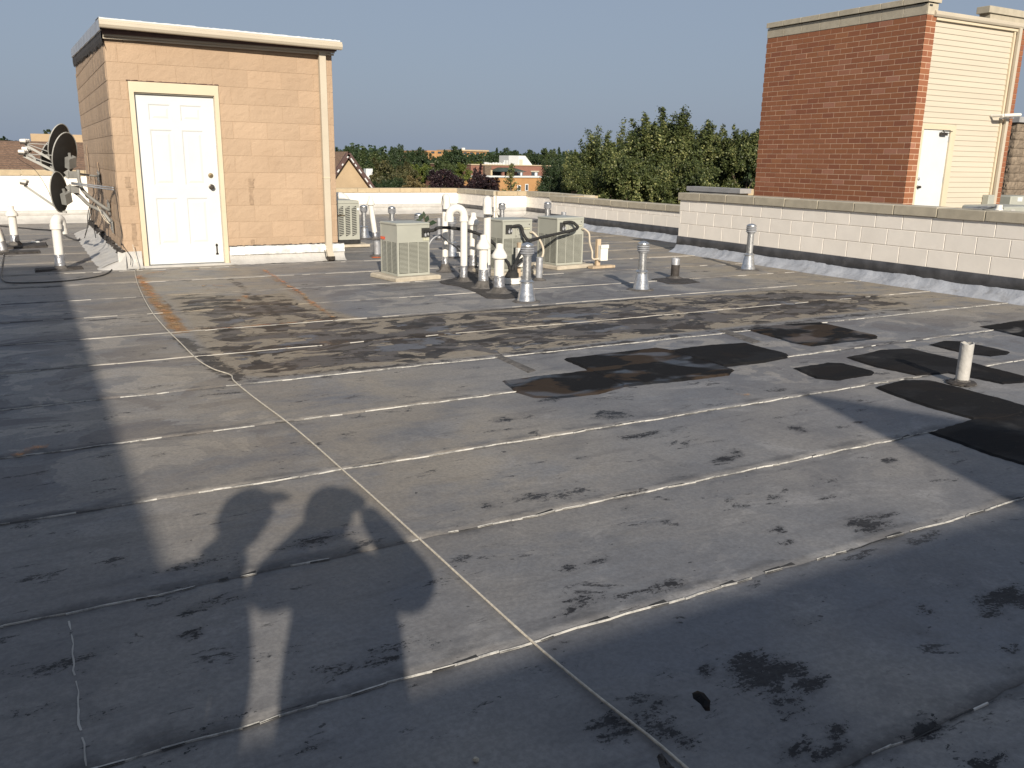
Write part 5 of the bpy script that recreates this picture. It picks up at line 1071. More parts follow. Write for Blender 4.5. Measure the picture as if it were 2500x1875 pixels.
for z in (.4, 1.1, 1.85): MB().box(DX1-.012, DX1+.01, YB+.02, YB+.035, z, z+.1).build('hinge', MAT['galv_dull'], d2)
V = []
for x in (14.68, 17.60):
    for (o_, z) in prof: V.append((x, YB-.02+o_*1.1, 4.11+z*1.1+(x-14.68)*.002))
n = len(prof); MB().add(V, [(i, n+i, n+(i+1) % n, (i+1) % n) for i in range(n)]+[tuple(range(n)), tuple(range(2*n-1, n-1, -1))]).build('gutter', MAT['cream_gutter'], BW)
MB().box(14.775, 17.36, YB-.01, YB+.2, 3.96, 4.0).build('soffit', MAT['cream'], BW)
MB().box(17.18, 17.23, YB+.01, YB+.06, 0, 3.97).build('corner_trim', MAT['cream'], BW)
MB().bbox(17.245, 17.325, YB-.055, YB+.005, .2, 4.02, .004).build('downspout', MAT['cream_gutter'], BW)
pp = MB().tube([(16.86, YB+.03, 2.38), (16.86, YB-.22, 2.38)], .03, 12).tube([(16.86, YB-.22, 2.38), (17.35, YB-.25, 2.41)], .032, 12)
pp.build('overflow_pipe', MAT['white_pvc'], BW, True, 50); MB().box(17.14, 17.18, YB-.24, YB+.03, 2.33, 2.36).build('pipe_strap', MAT['galv_dull'], BW)
mbx = MB().bbox(16.98, 17.18, YB-.10, YB+.04, .45, .86, .01).build('meter_box', MAT['ac_paint'], BW)
# things glimpsed over the right parapet
t = empty('condenser_unit', (12.6, 7.3, .02), 'grey-green flat unit behind the right parapet, beside the white cap', 'air conditioner', 'equipment on the neighbouring roof')
q = gr(2470, 508, .80); MB().bbox(q.x-.16, q.x+.9, q.y, q.y+.7, .02, .82, .02).build('cabinet', MAT['ac_paint'], t); MB().box(q.x-.02, q.x+.08, q.y-.01, q.y, .5, .78).build('access_panel', MAT['flash_light'], t)
q = atY(2480, 489, 12.5); t = empty('condenser_unit', (q.x, 12.5, .02), 'farther grey-green unit in front of the brown stone block on the right edge', 'air conditioner', 'equipment on the neighbouring roof')
MB().bbox(q.x-.2, q.x+1.0, 12.5, 13.2, .02, .75, .02).build('cabinet', MAT['ac_paint'], t); MB().box(q.x+.05, q.x+.25, 12.49, 12.5, .62, .72).build('access_panel', MAT['white_paint'], t)
q = atY(2437, 517, 6.4); B = Vector((q.x, q.y, 0)); t = empty('flue_pipe', (q.x, q.y, .02), 'white cone cap showing just above the right parapet coping', 'flue pipe')
zt = atY(2437, 500, 6.4).z; MB().lathe([(.055, .02), (.055, zt-.13)], B, 16).build('pipe', MAT['white_pvc'], t, True, 50); MB().lathe([(.085, zt-.14), (.085, zt-.11), (.04, zt-.04), (.04, zt)], B, 20).build('vent_cap', MAT['white_pvc'], t, True, 40)
R_ = random.Random(21)
for i, (px, py, lab) in enumerate(((2385, 511, 'grey metal scrap lying on the parapet coping, left piece'), (2402, 508, 'bent grey metal scrap lying on the parapet coping, middle piece'), (2416, 506, 'dark perforated metal scrap on the parapet coping, right piece'))):
    q = atX(px, py, 9.15); z = .93+.006; L = (.13, .10, .06)[i]
    o = MB().obox((q.x, q.y, z+.008), (0, -L, .006*(i)), (.03, 0, .004), (0, 0, .003)).obox((q.x+.02, q.y-.02, z+.022), (.01, -L*.6, .008), (.02, .01, 0), (0, 0, .004)).build('metal_scrap', MAT['galv_dull' if i < 2 else 'flash_dark'], None); tag(o, lab, 'metal scrap', 'scrap on the right parapet coping')
# brown split-stone block with grey coping, right edge
SB = MB().box(22.93, 30, 14.02, 20, 0, 2.55).build('stone_penthouse', MAT['stone_brown'], None); tag(SB, 'brown split-stone penthouse with dark grey coping at the right picture edge', 'penthouse')
fs2 = Face((22.9, 14.0), (1, 0)); laid(SB, fs2, [(.0+.2125*k, .2125*(k+1), .21 if k % 2 else 0) for k in range(12)], .42, 3.0, MAT['stone_brown'], None, .008, rough_=.03, n=0, depth=.05)
fs3 = Face((22.9, 20), (0, -1)); laid(SB, fs3, [(.0+.2125*k, .2125*(k+1), .21 if k % 2 else 0) for k in range(12)], .42, 6.0, MAT['stone_brown'], None, .008, rough_=.03, n=0, depth=.05)
MB().bbox(22.80, 30, 13.9, 20.1, 2.56, 2.70, .01).build('coping', MAT['grey_coping'], SB)
# grey parapet behind the brick tower
o = MB().box(14.0, 14.25, 15.0, 16.35, 0, .745).build('parapet_wall', MAT['grey_coping'], None); tag(o, 'grey parapet between the big maples and the brick tower', 'parapet wall', kind='thing')
MB().bbox(13.96, 14.3, 14.6, 16.42, .747, .85, .005).build('coping', MAT['grey_coping'], o); MB().box(14.3, 14.56, 14.74, 16.3, .70, .84).build('wall_top', MAT['limestone_warm'], o)
q = atY(2452, 432, 30); o = MB().box(q.x-.6, q.x+1.2, 30, 33, -3, q.z-.1).build('far_house', MAT['white_paint'], None); tag(o, 'pale wall seen through the gap right of the brick tower', 'building'); MB().box(q.x-.7, q.x+1.3, 29.9, 33, q.z-.1, q.z).build('coping', MAT['limestone_warm'], o); MB().box(q.x-.5, q.x+.05, 29.97, 30, q.z-1.0, q.z-.15).build('window', MAT['red_brick_far'], o)

# ================================================================== BACKGROUND BUILDINGS
bl = MB().box(-16, 5.4, 23.4, 28.5, -9.5, .93).build('shingled_building', MAT['tan_far'], None); tag(bl, 'tan building with a long brown shingled roof on the far left', 'building')
m_ = MB(); nrow = 17
for i in range(nrow):
    a, b = i/nrow, (i+1)/nrow+.012; y0, y1 = 23.0+3*a, 23.0+3*b; z0, z1 = .97+.68*a, .97+.68*b
    MB().add([(-16, y0, z0+.012), (5.5, y0, z0+.012), (5.5, y1, z1), (-16, y1, z1), (-16, y0, z0), (5.5, y0, z0)], [(0, 1, 2, 3), (4, 5, 1, 0)]).build('shingle_course', MAT['shingle'], bl)
MB().box(-16, 5.5, 26.0, 28.6, .5, 1.60).build('roof_back', MAT['shingle'], bl); MB().box(-16, 5.6, 22.95, 23.05, .90, .985).build('eave_trim', MAT['cream'], bl)
q0, q1 = atY(74, 326, 27), atY(215, 326, 27); MB().box(q0.x, q1.x+3, 27, 27.5, 1.3, q0.z).build('parapet_block', MAT['tan_far'], bl)
# gable
G = 34.0; pk = atY(846, 370, G); l_ = atY(800, 452, G); r_ = atY(912, 462, G); slope = (pk.z-r_.z)/(r_.x-pk.x)
gb = MB(); zb = -9.5; wx = 3.2; zl = pk.z-slope*wx
gb.add([(pk.x-wx, G, zb), (pk.x+wx, G, zb), (pk.x+wx, G, zl-.12), (pk.x, G, pk.z-.14), (pk.x-wx, G, zl-.12), (pk.x-wx, G+9, zb), (pk.x+wx, G+9, zb), (pk.x+wx, G+9, zl-.12), (pk.x, G+9, pk.z-.14), (pk.x-wx, G+9, zl-.12)], [(0, 1, 2, 3, 4), (5, 0, 4, 9), (1, 6, 7, 2), (6, 5, 9, 8, 7)])
gb = gb.build('gabled_house', MAT['tan_far'], None); tag(gb, 'tan block gable with brown peeling rake trim behind the penthouse gutter', 'house')
for s in (-1, 1):
    e = (pk.x+s*wx, zl); MB().add([(pk.x, G-.25, pk.z), (e[0], G-.25, e[1]), (e[0], G+9, e[1]), (pk.x, G+9, pk.z), (pk.x, G-.25, pk.z-.1), (e[0], G-.25, e[1]-.1)], [(0, 3, 2, 1) if s > 0 else (0, 1, 2, 3)]).build('roof', MAT['shingle'], gb)
    MB().beam((pk.x, G-.2, pk.z-.09), (e[0], G-.2, e[1]-.09), .10, .17, (0, 0, 1)).build('rake_trim', MAT['brown_trim'], gb)
    R_ = random.Random(s+5); pe = MB()
    for i in range(16):
        a = (i+R_.random()*.5)/16; b = a+R_.uniform(.01, .045); P = lambda q: Vector((pk.x+(e[0]-pk.x)*q, G-.26, pk.z+(e[1]-pk.z)*q-.15)); pe.beam(P(a), P(b), .01, .05)
    pe.build('peeling_paint', MAT['white_paint'], gb)
q = atY(836, 370, 40); MB().add([(q.x-9, 40, q.z-2.2), (q.x+.55, 40, q.z-2.2), (q.x+.55, 43, q.z+.1), (q.x-9, 43, q.z+.1)], [(0, 1, 2, 3)]).build('rear_roof', MAT['shingle'], gb)
# brick apartment building in the middle distance
D1 = 75.0; P7 = lambda x, y, D=D1: atY(x, y, D)
a = P7(1150, 402); b = P7(1345, 404); zt = P7(1230, 404).z; zm = P7(1230, 432).z; zb = -9.5
AB = MB().box(a.x, b.x, D1, D1+14, zb, zt).build('apartment_building', MAT['red_brick_far'], None); tag(AB, 'dark red brick upper storey with white rooftop hut over an orange brick front', 'building')
a2 = P7(1112, 440, 72.5); b2 = P7(1345, 440, 72.5); MB().box(a2.x, b2.x, 72.5, D1-.02, zb, P7(1230, 433, 72.5).z).build('lower_storey', MAT['orange_brick_far'], AB); zc = P7(1230, 433, 72.5).z
MB().box(a2.x-.1, b2.x, 72.35, D1-.02, zc, zc+.14).build('stone_band', MAT['white_paint'], AB); MB().box(a.x-.05, b.x, D1-.1, D1+14, zt, zt+.08).build('roof_edge', MAT['limestone_warm'], AB)
for (x0, x1, y0, y1) in ((1262, 1276, 420, 432), (1297, 1313, 420, 432)):
    p, r = P7(x0, y1), P7(x1, y0); wn = MB().box(p.x, r.x, D1-.06, D1-.02, p.z, r.z).build('window', MAT['glass'], AB); MB().box(p.x+.35, r.x-.1, D1-.09, D1-.062, p.z+.08, r.z-.05).build('blind', MAT['white_paint'], wn); MB().box(p.x-.1, r.x+.1, D1-.1, D1-.02, r.z, r.z+.12).build('lintel', MAT['limestone'], AB)
for (x0, x1, y0, y1) in ((1262, 1271, 452, 466), (1281, 1289, 449, 466)):
    p, r = P7(x0, y1, 72.5), P7(x1, y0, 72.5); wn = MB().box(p.x, r.x, 72.42, 72.48, p.z, r.z).build('window', MAT['white_paint'], AB); MB().box(p.x+.07, r.x-.07, 72.39, 72.418, p.z+.07, r.z-.07).build('pane', MAT['glass'], wn)
p, r = P7(1178, 429), P7(1194, 404); MB().box(p.x, r.x, D1-.5, D1-.02, p.z-.3, r.z).build('brick_pier', MAT['bark'], AB)
p, r = P7(1190, 429), P7(1194, 415); MB().box(p.x, r.x, D1-.7, D1-.52, p.z-.3, r.z).build('pale_pier', MAT['limestone_warm'], AB)
# porch with green hipped roof and brick posts; a dark box paints its shade
p, r = P7(1195, 431), P7(1248, 418); MB().box(p.x, r.x, D1-.30, D1-.02, p.z, r.z).build('porch_shade_box', MAT['dark'], AB)
e0, e1, t0, t1 = P7(1195, 418), P7(1262, 418), P7(1225, 404), P7(1250, 404)
MB().add([(e0.x, D1-2, e0.z), (e1.x, D1-2, e0.z), (t1.x, D1+1, t0.z), (t0.x, D1+1, t0.z), (e0.x-.2, D1+1, e0.z)], [(0, 1, 2, 3), (4, 0, 3)]).build('porch_roof', MAT['green_roof'], AB)
for px in (1206, 1219): p = P7(px, 431); MB().box(p.x-.1, p.x+.12, D1-1.9, D1-1.6, p.z-.1, e0.z-.02).build('porch_post', MAT['red_brick_far'], AB)
p, r = P7(1266, 404), P7(1310, 382); c = P7(1278, 404); dX = r.x-p.x
hut = MB().add([(p.x, D1+2, zt), (c.x, D1+1, zt), (r.x+.2, D1+1, zt), (c.x+.05*dX, D1+1, r.z+.05), (c.x+.52*(r.x-c.x), D1+1, r.z+.05), (c.x, D1+1, r.z+.05), (p.x, D1+2, r.z+.05), (r.x+.2, D1+4, zt), (c.x+.52*(r.x-c.x), D1+4, r.z+.05), (p.x, D1+4, r.z+.05), (p.x, D1+4, zt)],
    [(0, 1, 5, 6), (1, 2, 4, 5), (2, 7, 8, 4), (6, 5, 4, 8, 9), (0, 6, 9, 10)]).build('rooftop_hut', MAT['white_paint'], AB)
MB().box(c.x+.1, c.x+.45, D1+.97, D1+.99, zt, zt+.6).build('hut_door', MAT['siding'], hut)
R_ = random.Random(6)
for i in range(12): x = P7(1187+i*4.0, 400).x; MB().box(x, x+.13, D1+.3, D1+.5, zt+.08, zt+.08+R_.uniform(.12, .22)).build('roof_vent', MAT['white_paint'], AB)
for px in (1234, 1238, 1242): x = P7(px, 400).x; MB().box(x, x+.1, D1+.3, D1+.5, zt+.08, zt+.5).build('flue', MAT['white_paint'], AB)
# long orange building on the horizon
p, r = atY(1042, 366, 260), atY(1192, 370.5, 260); LB_ = MB().box(p.x, r.x, 260, 280, -9.5, r.z).build('long_building', MAT['orange_brick_far'], None); tag(LB_, 'long low orange brick building on the horizon above the treetops', 'building')
MB().box(p.x+12, r.x, 259.5, 279, r.z+.002, r.z+.5).build('upper_parapet', MAT['tan_far'], LB_); MB().box(p.x+13.5, p.x+14.5, 262, 263, r.z+.5, r.z+1.1).build('rooftop_box', MAT['white_paint'], LB_)
for i in range(9): MB().box(p.x+1.5+i*2.3, p.x+2.6+i*2.3, 259.9, 259.98, r.z-.9, r.z-.3).build('window', MAT['glass'], LB_)
# low grey roofs between the trees left
p, r = atY(893, 436, 60), atY(922, 430, 60); o = MB().box(p.x, r.x, 60, 66, -9.5, r.z-.35).build('far_house', MAT['tan_far'], None); tag(o, 'small house roof with grey eave and chimney just right of the tan gable', 'house')
MB().add([(p.x-.2, 59.7, r.z-.4), (r.x+.2, 59.7, r.z-.4), (r.x+.2, 63, r.z+.1), (p.x-.2, 63, r.z+.1)], [(0, 1, 2, 3)]).build('roof', MAT['grey_coping'], o); MB().box(p.x+.4, p.x+.9, 61, 61.5, r.z-.3, r.z+.5).build('chimney', MAT['white_paint'], o)
p = atY(945, 455, 62); o = MB().box(p.x-1, p.x+1.4, 62, 66, -9.5, p.z).build('far_house', MAT['grey_coping'], None); tag(o, 'pale grey house wall glimpsed between the low trees beyond the parapet', 'house')

# ================================================================== TREES
def crown_mesh(name, mat, n, seed, clumps=60, leaf=.05, spiky=0.0, conic=0.0, droop=0.0, fill=.55, base=-1.0, square=False):
    """unit crown, radius 1, from z=base to about 1; leaves are small folded quads gathered in clumps"""
    r = np.random.default_rng(seed)
    # clump centres through the volume, denser near the surface
    u = r.normal(size=(clumps, 3)); u /= np.linalg.norm(u, axis=1)[:, None]; rr = r.uniform(fill**3, 1, clumps)**(1/3)
    c = u*rr[:, None]
    if square: c[:, 2] = np.sign(c[:, 2])*np.abs(c[:, 2])**.6; k_ = 1-.25*np.clip(c[:, 2], 0, 1)**2; c[:, 0] *= k_*1.15; c[:, 1] *= k_*1.15
    c[:, 2] = np.where(c[:, 2] < 0, c[:, 2]*abs(base), c[:, 2])
    lump = 1+.22*np.sin(3*np.arctan2(c[:, 1], c[:, 0])+seed)+r.normal(0, .10, clumps); c *= np.clip(lump, .6, 1.3)[:, None]*.86
    if conic: k = np.clip(1-conic*(c[:, 2]+1)/2, .05, 1); c[:, 0] *= k; c[:, 1] *= k
    size = r.uniform(.10, .22, clumps)*(60/clumps)**.25
    ci = r.integers(0, clumps, n); g = r.normal(size=(n, 3))*np.array([1, 1, .75])
    p = g*size[ci][:, None]*.62
    if spiky:
        ax = c[ci]*np.array([.8, .8, .3])+np.array([0, 0, 1.1]); ax /= np.linalg.norm(ax, axis=1)[:, None]
        t = r.uniform(-.5, 1.0, n); top = np.clip(c[ci][:, 2]+.3, 0, 1.2); L = spiky*top*r.uniform(.6, 1.4, clumps)[ci]
        p = p*(1-.55*np.clip(t, 0, 1)*np.minimum(1, top))[:, None] + ax*(t*L)[:, None]
    ctr = c[ci]+p
    if droop: ctr[:, 2] -= droop*(ctr[:, 0]**2+ctr[:, 1]**2)*.5
    nrm = r.normal(size=(n, 3))*.9+ctr*.55+np.array([0, 0, .45]); nrm /= np.linalg.norm(nrm, axis=1)[:, None]
    a = np.cross(nrm, r.normal(size=(n, 3))); a /= np.linalg.norm(a, axis=1)[:, None]; b = np.cross(nrm, a)
    s = leaf*r.uniform(.6, 1.35, n)[:, None]
    V = np.stack([ctr-a*s, ctr+b*s*.55+nrm*s*.15, ctr+a*s, ctr-b*s*.55+nrm*s*.15], 1).reshape(-1, 3)
    m = bpy.data.meshes.new(name); m.vertices.add(4*n); m.vertices.foreach_set('co', V.astype(np.float32).ravel())
    m.loops.add(4*n); m.loops.foreach_set('vertex_index', np.arange(4*n, dtype=np.int32)); m.polygons.add(n); m.polygons.foreach_set('loop_start', np.arange(0, 4*n, 4, dtype=np.int32)); m.update(calc_edges=True)
    tone = np.clip(r.normal(.42, .22, n)+r.normal(0, .14, clumps)[ci], 0, 1)
    at = m.attributes.new('leaf', 'FLOAT', 'POINT'); at.data.foreach_set('value', np.repeat(tone, 4).astype(np.float32)); m.materials.append(MAT[mat]); return m
CM = {}
def crown(kind):
    if kind not in CM:
        k, v = kind
        CM[kind] = {'round': lambda: crown_mesh('crown', 'leaf_dark', 15000, 11+v, 60, .055, .25), 'mid': lambda: crown_mesh('crown', 'leaf_mid', 15000, 31+v, 70, .055, .2), 'brown': lambda: crown_mesh('crown', 'leaf_brown', 15000, 51+v, 80, .05, .12),
                    'lime': lambda: crown_mesh('crown', 'leaf_lime', 8000, 61+v, 50, .06, .1), 'purple': lambda: crown_mesh('crown', 'leaf_purple', 15000, 71+v, 60, .055, .12), 'gold': lambda: crown_mesh('crown', 'leaf_gold', 7000, 81+v, 50, .06, .1)}[k]()
    return CM[kind]
def trunk(t, B, h, r, top, limbs=5, seed=0, spread=.5, crownr=1.0):
    R_ = random.Random(seed); mb = MB(); T = B+Vector((0, 0, h)); mb.tube([B, B+Vector((r*.3, 0, h*.3)), B+Vector((-r*.2, r*.3, h*.65)), T], [r*1.3, r, r*.8, r*.55], 8)
    for i in range(limbs):
        a = i*2*math.pi/limbs+R_.random(); e = T+Vector((math.cos(a)*crownr*spread, math.sin(a)*crownr*spread, (top-h)*R_.uniform(.35, .8))); mid = (T+e)/2+Vector((0, 0, -.1*crownr)); mb.tube([T-Vector((0, 0, h*.12)), mid, e], [r*.5, r*.32, r*.1], 6)
    mb.build('trunk', MAT['bark'], t)
GZ = -9.5
def tree(label, px, py, D, wpx, kind, var=0, hfac=1.0, group=None, own=None, lean=0):
    """treetop at pixel (px, py) at distance D, crown wpx pixels wide"""
    top = atY(px, py, D); dist = math.hypot(top.x, D); R = wpx/2*dist/F; ch = R*hfac
    me = own or crown((kind, var)); zs_ = np.empty(len(me.vertices)*3, np.float32); me.vertices.foreach_get('co', zs_); zm = float(np.percentile(zs_[2::3], 99.93)); rm = float(np.percentile(np.hypot(zs_[0::3], zs_[1::3]), 97)); R = R/rm; ch = R*hfac
    cz = top.z-ch*zm; B = Vector((top.x, D, GZ)); t = empty('tree', B, label, 'tree', group)
    o = bpy.data.objects.new('crown', me); COL.objects.link(o); o.parent = t; o.location = (0, 0, cz-GZ); o.scale = (R, R, ch); o.rotation_euler.z = random.uniform(0, 6.28)
    h = max(1.5, cz-GZ-ch*.45); trunk(t, B, h, max(.12, R*.07), cz-GZ+ch*.4, 5, int(px), .5, R); return t
GT = 'trees beyond the far parapet'
far = [('tree rising behind the gable peak, just right of the penthouse', 835, 355, 95, 60, 'round', 0, 1.2), ('dark tree right of the gable peak', 868, 363, 90, 62, 'round', 1, 1.2), ('rounded tree behind the low chimney house', 905, 367, 85, 66, 'mid', 0, 1.1), ('pale-topped tree left of the tall dark treetop', 934, 372, 110, 46, 'mid', 1, 1.0),
       ('tall dark tree standing highest left of the long orange building', 969, 352, 62, 44, 'round', 2, 1.4), ('slim light tree right of the tall dark treetop', 1001, 366, 120, 26, 'mid', 0, 1.4), ('feathery dark tree touching the left end of the orange building', 1024, 361, 80, 52, 'round', 0, 1.2), ('low dark tree under the left end of the orange building', 1055, 374, 85, 60, 'round', 1, 1.0),
       ('broad dark tree in front of the long orange building', 1108, 357, 70, 74, 'round', 2, 1.0), ('dark tree below the right half of the orange building', 1165, 373, 85, 70, 'round', 0, .9), ('dark rounded tree at the right end of the orange building', 1212, 362, 90, 50, 'round', 1, 1.1), ('dark tree with feathery top between orange building and white hut', 1243, 361, 95, 50, 'round', 2, 1.1),
       ('tree just left of the white rooftop hut', 1266, 369, 100, 40, 'mid', 1, 1.0), ('dark tree behind the white rooftop hut', 1298, 366, 110, 54, 'round', 0, 1.0), ('tree behind and right of the white rooftop hut', 1338, 362, 85, 48, 'mid', 0, 1.2), ('tall dark tree behind the dense conifer', 1365, 361, 85, 54, 'round', 1, 1.3), ('dark tree filling behind the left end of the big maples', 1400, 368, 90, 60, 'round', 2, 1.1),
       ('brownish tree in front, right of the chimney house', 938, 386, 52, 96, 'brown', 0, 1.15), ('brownish green tree below the tall dark treetop', 985, 395, 54, 74, 'brown', 1, 1.2), ('green shrubby tree beneath the gable, right slope', 872, 405, 70, 70, 'round', 1, 1.1), ('bright green tree in the middle of the tree belt', 1030, 400, 60, 60, 'lime', 0, .9),
       ('grey-green tree above the purple tree', 1083, 380, 58, 74, 'mid', 1, 1.1), ('lime tree left of the brick building', 1128, 397, 66, 50, 'lime', 1, .9), ('yellow-green tree behind the brick building roof', 1160, 392, 84, 46, 'lime', 0, .8), ('dark bush beneath the brownish trees', 960, 433, 45, 60, 'round', 2, .9),
       ('golden leaved small tree left of the purple tree', 1012, 428, 42, 62, 'gold', 0, .9), ('left of the two purple leaved trees', 1082, 414, 44, 82, 'purple', 0, .95), ('right purple leaved tree in front of the brick building', 1167, 400, 46, 44, 'purple', 1, 1.5), ('low purple foliage spreading right of the purple tree', 1195, 432, 45, 52, 'purple', 0, .8), ('low purple foliage joining the two purple trees', 1135, 440, 45, 60, 'purple', 1, .7),
       ('low dark green bush by the coping, right of the chimney house', 922, 442, 42, 46, 'round', 0, .8), ('treetop showing above the tan parapet block on the far left', 130, 316, 60, 36, 'mid', 0, .8), ('low treetops over the shingled roof at the left picture edge', 12, 333, 60, 50, 'round', 1, .6), ('dark treetop between the dishes and the penthouse', 203, 334, 60, 26, 'round', 2, .8),
       ('dark tree filling the gap between brick tower and stone penthouse', 2462, 335, 30, 60, 'round', 1, 1.6)]
for (lab, px, py, D, wp_, k, v, hf) in far: tree(lab, px, py, D, wp_, k, v, hf, GT)
# the far wood: one continuous mass of leaves behind the single trees
r_ = np.random.default_rng(99); nW = 90000; xx = r_.uniform(20, 170, nW); hh = 1.0+1.0*np.sin(xx*.31)+.8*np.sin(xx*.83+1)+.5*np.sin(xx*2.1); yy_ = r_.uniform(118, 135, nW); zz_ = -9.5+(r_.uniform(0, 1, nW)**.55)*(9.5+hh+r_.normal(0, .35, nW))
c_ = np.stack([xx, yy_, zz_], 1); nn_ = r_.normal(size=(nW, 3)); nn_[:, 2] += .6; nn_ /= np.linalg.norm(nn_, axis=1)[:, None]; a_ = np.cross(nn_, r_.normal(size=(nW, 3))); a_ /= np.linalg.norm(a_, axis=1)[:, None]; b_ = np.cross(nn_, a_); s_ = r_.uniform(.25, .5, nW)[:, None]
Vw = np.stack([c_-a_*s_, c_+b_*s_*.7, c_+a_*s_, c_-b_*s_*.7], 1).reshape(-1, 3); m = bpy.data.meshes.new('far_wood'); m.vertices.add(4*nW); m.vertices.foreach_set('co', Vw.astype(np.float32).ravel()); m.loops.add(4*nW); m.loops.foreach_set('vertex_index', np.arange(4*nW, dtype=np.int32)); m.polygons.add(nW); m.polygons.foreach_set('loop_start', np.arange(0, 4*nW, 4, dtype=np.int32)); m.update(calc_edges=True)
at = m.attributes.new('leaf', 'FLOAT', 'POINT'); at.data.foreach_set('value', np.repeat(np.clip(r_.normal(.4, .2, nW), 0, 1), 4).astype(np.float32)); m.materials.append(MAT['leaf_dark']); o = bpy.data.objects.new('far_wood', m); COL.objects.link(o); tag(o, kind='stuff')
# sparse young tree before the brick building: drawn-up branches with leaves in tufts
t0 = atY(1248, 397, 40); B = Vector((t0.x, 40, GZ)); t = empty('sapling', B, 'sparse young tree with leafy spire in front of the brick building', 'tree'); hgt = t0.z-GZ
mb = MB(); mb.tube([B, B+Vector((0, 0, hgt*.6)), B+Vector((0, 0, hgt))], [.12, .07, .015], 6); R_ = random.Random(14); tips = []
for i in range(34):
    z = hgt*(1-.30*(i/34)**1.0)-.1; a = R_.uniform(0, 6.28); L = .12+.95*(i/34); e = B+Vector((math.cos(a)*L, math.sin(a)*L, z+L*.35)); mb.tube([B+Vector((0, 0, z-.1)), e], [.02, .008], 4)
    for k in range(int(6+10*L)): q = k/(6+10*L); tips.append(B+Vector((0, 0, z-.1))+(e-B-Vector((0, 0, z-.1)))*(.25+.75*q))
mb.build('trunk', MAT['bark'], t)
V = []; F_ = []; T = []
for q in tips:
    for k in range(7):
        c = q+Vector((R_.gauss(0, .06), R_.gauss(0, .06), R_.gauss(0, .05))); a = Vector((R_.gauss(0, 1), R_.gauss(0, 1), R_.gauss(0, 1))).normalized(); b = a.cross(Vector((R_.gauss(0, 1), R_.gauss(0, 1), 1))).normalized(); s = R_.uniform(.03, .055); n = len(V)
        V += [tuple(c-a*s-B), tuple(c+b*s*.7-B), tuple(c+a*s-B), tuple(c-b*s*.7-B)]; F_.append((n, n+1, n+2, n+3)); T += [R_.uniform(.2, 1)]*4
m = bpy.data.meshes.new('leaves'); m.from_pydata(V, [], F_); m.update(); at = m.attributes.new('leaf', 'FLOAT', 'POINT'); at.data.foreach_set('value', T); m.materials.append(MAT['leaf_maple']); o = bpy.data.objects.new('leaves', m); COL.objects.link(o); o.parent = t
# dense upright conifer-like tree
tree('dense dark upright tree left of the big maples', 1352, 372, 48, 88, 'own', 0, 1.25, GT, crown_mesh('crown', 'leaf_dark', 26000, 5, 150, .028, .5, .35, 0, .45, -1.3))
tree('yellowish green tree between the dense upright tree and the maples', 1404, 366, 44, 66, 'own', 0, 1.5, GT, crown_mesh('crown', 'leaf_maple', 16000, 6, 80, .045, .35, .3, 0, .4, -1.2))
# the big maples
mapl = lambda s, n=42000, **k: crown_mesh('crown', 'leaf_maple', n, s, **{**dict(clumps=170, leaf=.034, spiky=.42, fill=.5, base=-1.4, square=True), **k})
tree('tallest big maple with drawn-up leafy spires in the middle', 1625, 266, 38, 230, 'own', 0, .85, GT, mapl(101, 70000, spiky=.42, clumps=230))
tree('big maple on the left with three spires against the sky', 1485, 300, 37, 170, 'own', 0, 1.0, GT, mapl(102, 42000, spiky=.42))
tree('big maple right of the tallest, with one thin spire', 1745, 298, 39, 190, 'own', 0, .9, GT, mapl(103, 50000, spiky=.38))
tree('big maple partly hidden by the brick tower', 1830, 312, 36, 160, 'own', 0, 1.2, GT, mapl(104, 42000, spiky=.3))
tree('lower maple in front of the tallest one, close to the parapet', 1540, 372, 30, 170, 'own', 0, 1.1, GT, mapl(105, 36000, spiky=.25))
tree('lower maple in front, just left of the grey parapet', 1675, 378, 31, 170, 'own', 0, 1.1, GT, mapl(106, 36000, spiky=.25))
tree('low maple foliage behind the coping jog', 1445, 405, 32, 110, 'own', 0, 1.1, GT, mapl(107, 24000, spiky=.25))

# ================================================================== BEHIND THE CAMERA: what casts the big shadows
kk = math.cos(rad(SUN_AZ))/math.tan(rad(SUN_EL)); ta = math.tan(rad(SUN_AZ)); hL = 3.0
o = MB().box(-8, .27-hL*kk*ta, -12, 12.09-hL*kk, 0, hL).build('rear_penthouse', MAT['split'], None); tag(o, 'tan stair penthouse behind and left of the camera, its shadow fills the left side', 'penthouse')
MB().box(-8.05, .27-hL*kk*ta+.0, -12, 12.09-hL*kk, hL+.001, hL+.03).build('roof_cap', MAT['cream'], o)
hW = 2.7; yW = 1.86-hW*kk
o = MB().box(.27-hL*kk*ta+.01, 9.0, yW-2.2, yW, 0, hW-.1).build('rear_wall', MAT['split'], None); tag(o, 'tall tan wall behind the camera that shades the foreground', 'wall', kind='thing')
MB().box(.27-hL*kk*ta+.02, 9.02, yW-2.2, yW+.0, hW-.099, hW).build('coping', MAT['limestone'], o)
ap = (3.62-yW)/kk; xa = 4.05-(3.62-yW)*ta
MB().add([(xa, yW-.002, hW+.001), (xa, yW-.002, ap), (xa+1.35, yW-.002, hW+.001), (xa, yW-1.8, hW+.001), (xa, yW-1.8, ap), (xa+1.35, yW-1.8, hW+.001)], [(0, 2, 1), (3, 4, 5), (0, 1, 4, 3), (1, 2, 5, 4)]).build('roof_gable', MAT['shingle'], o)

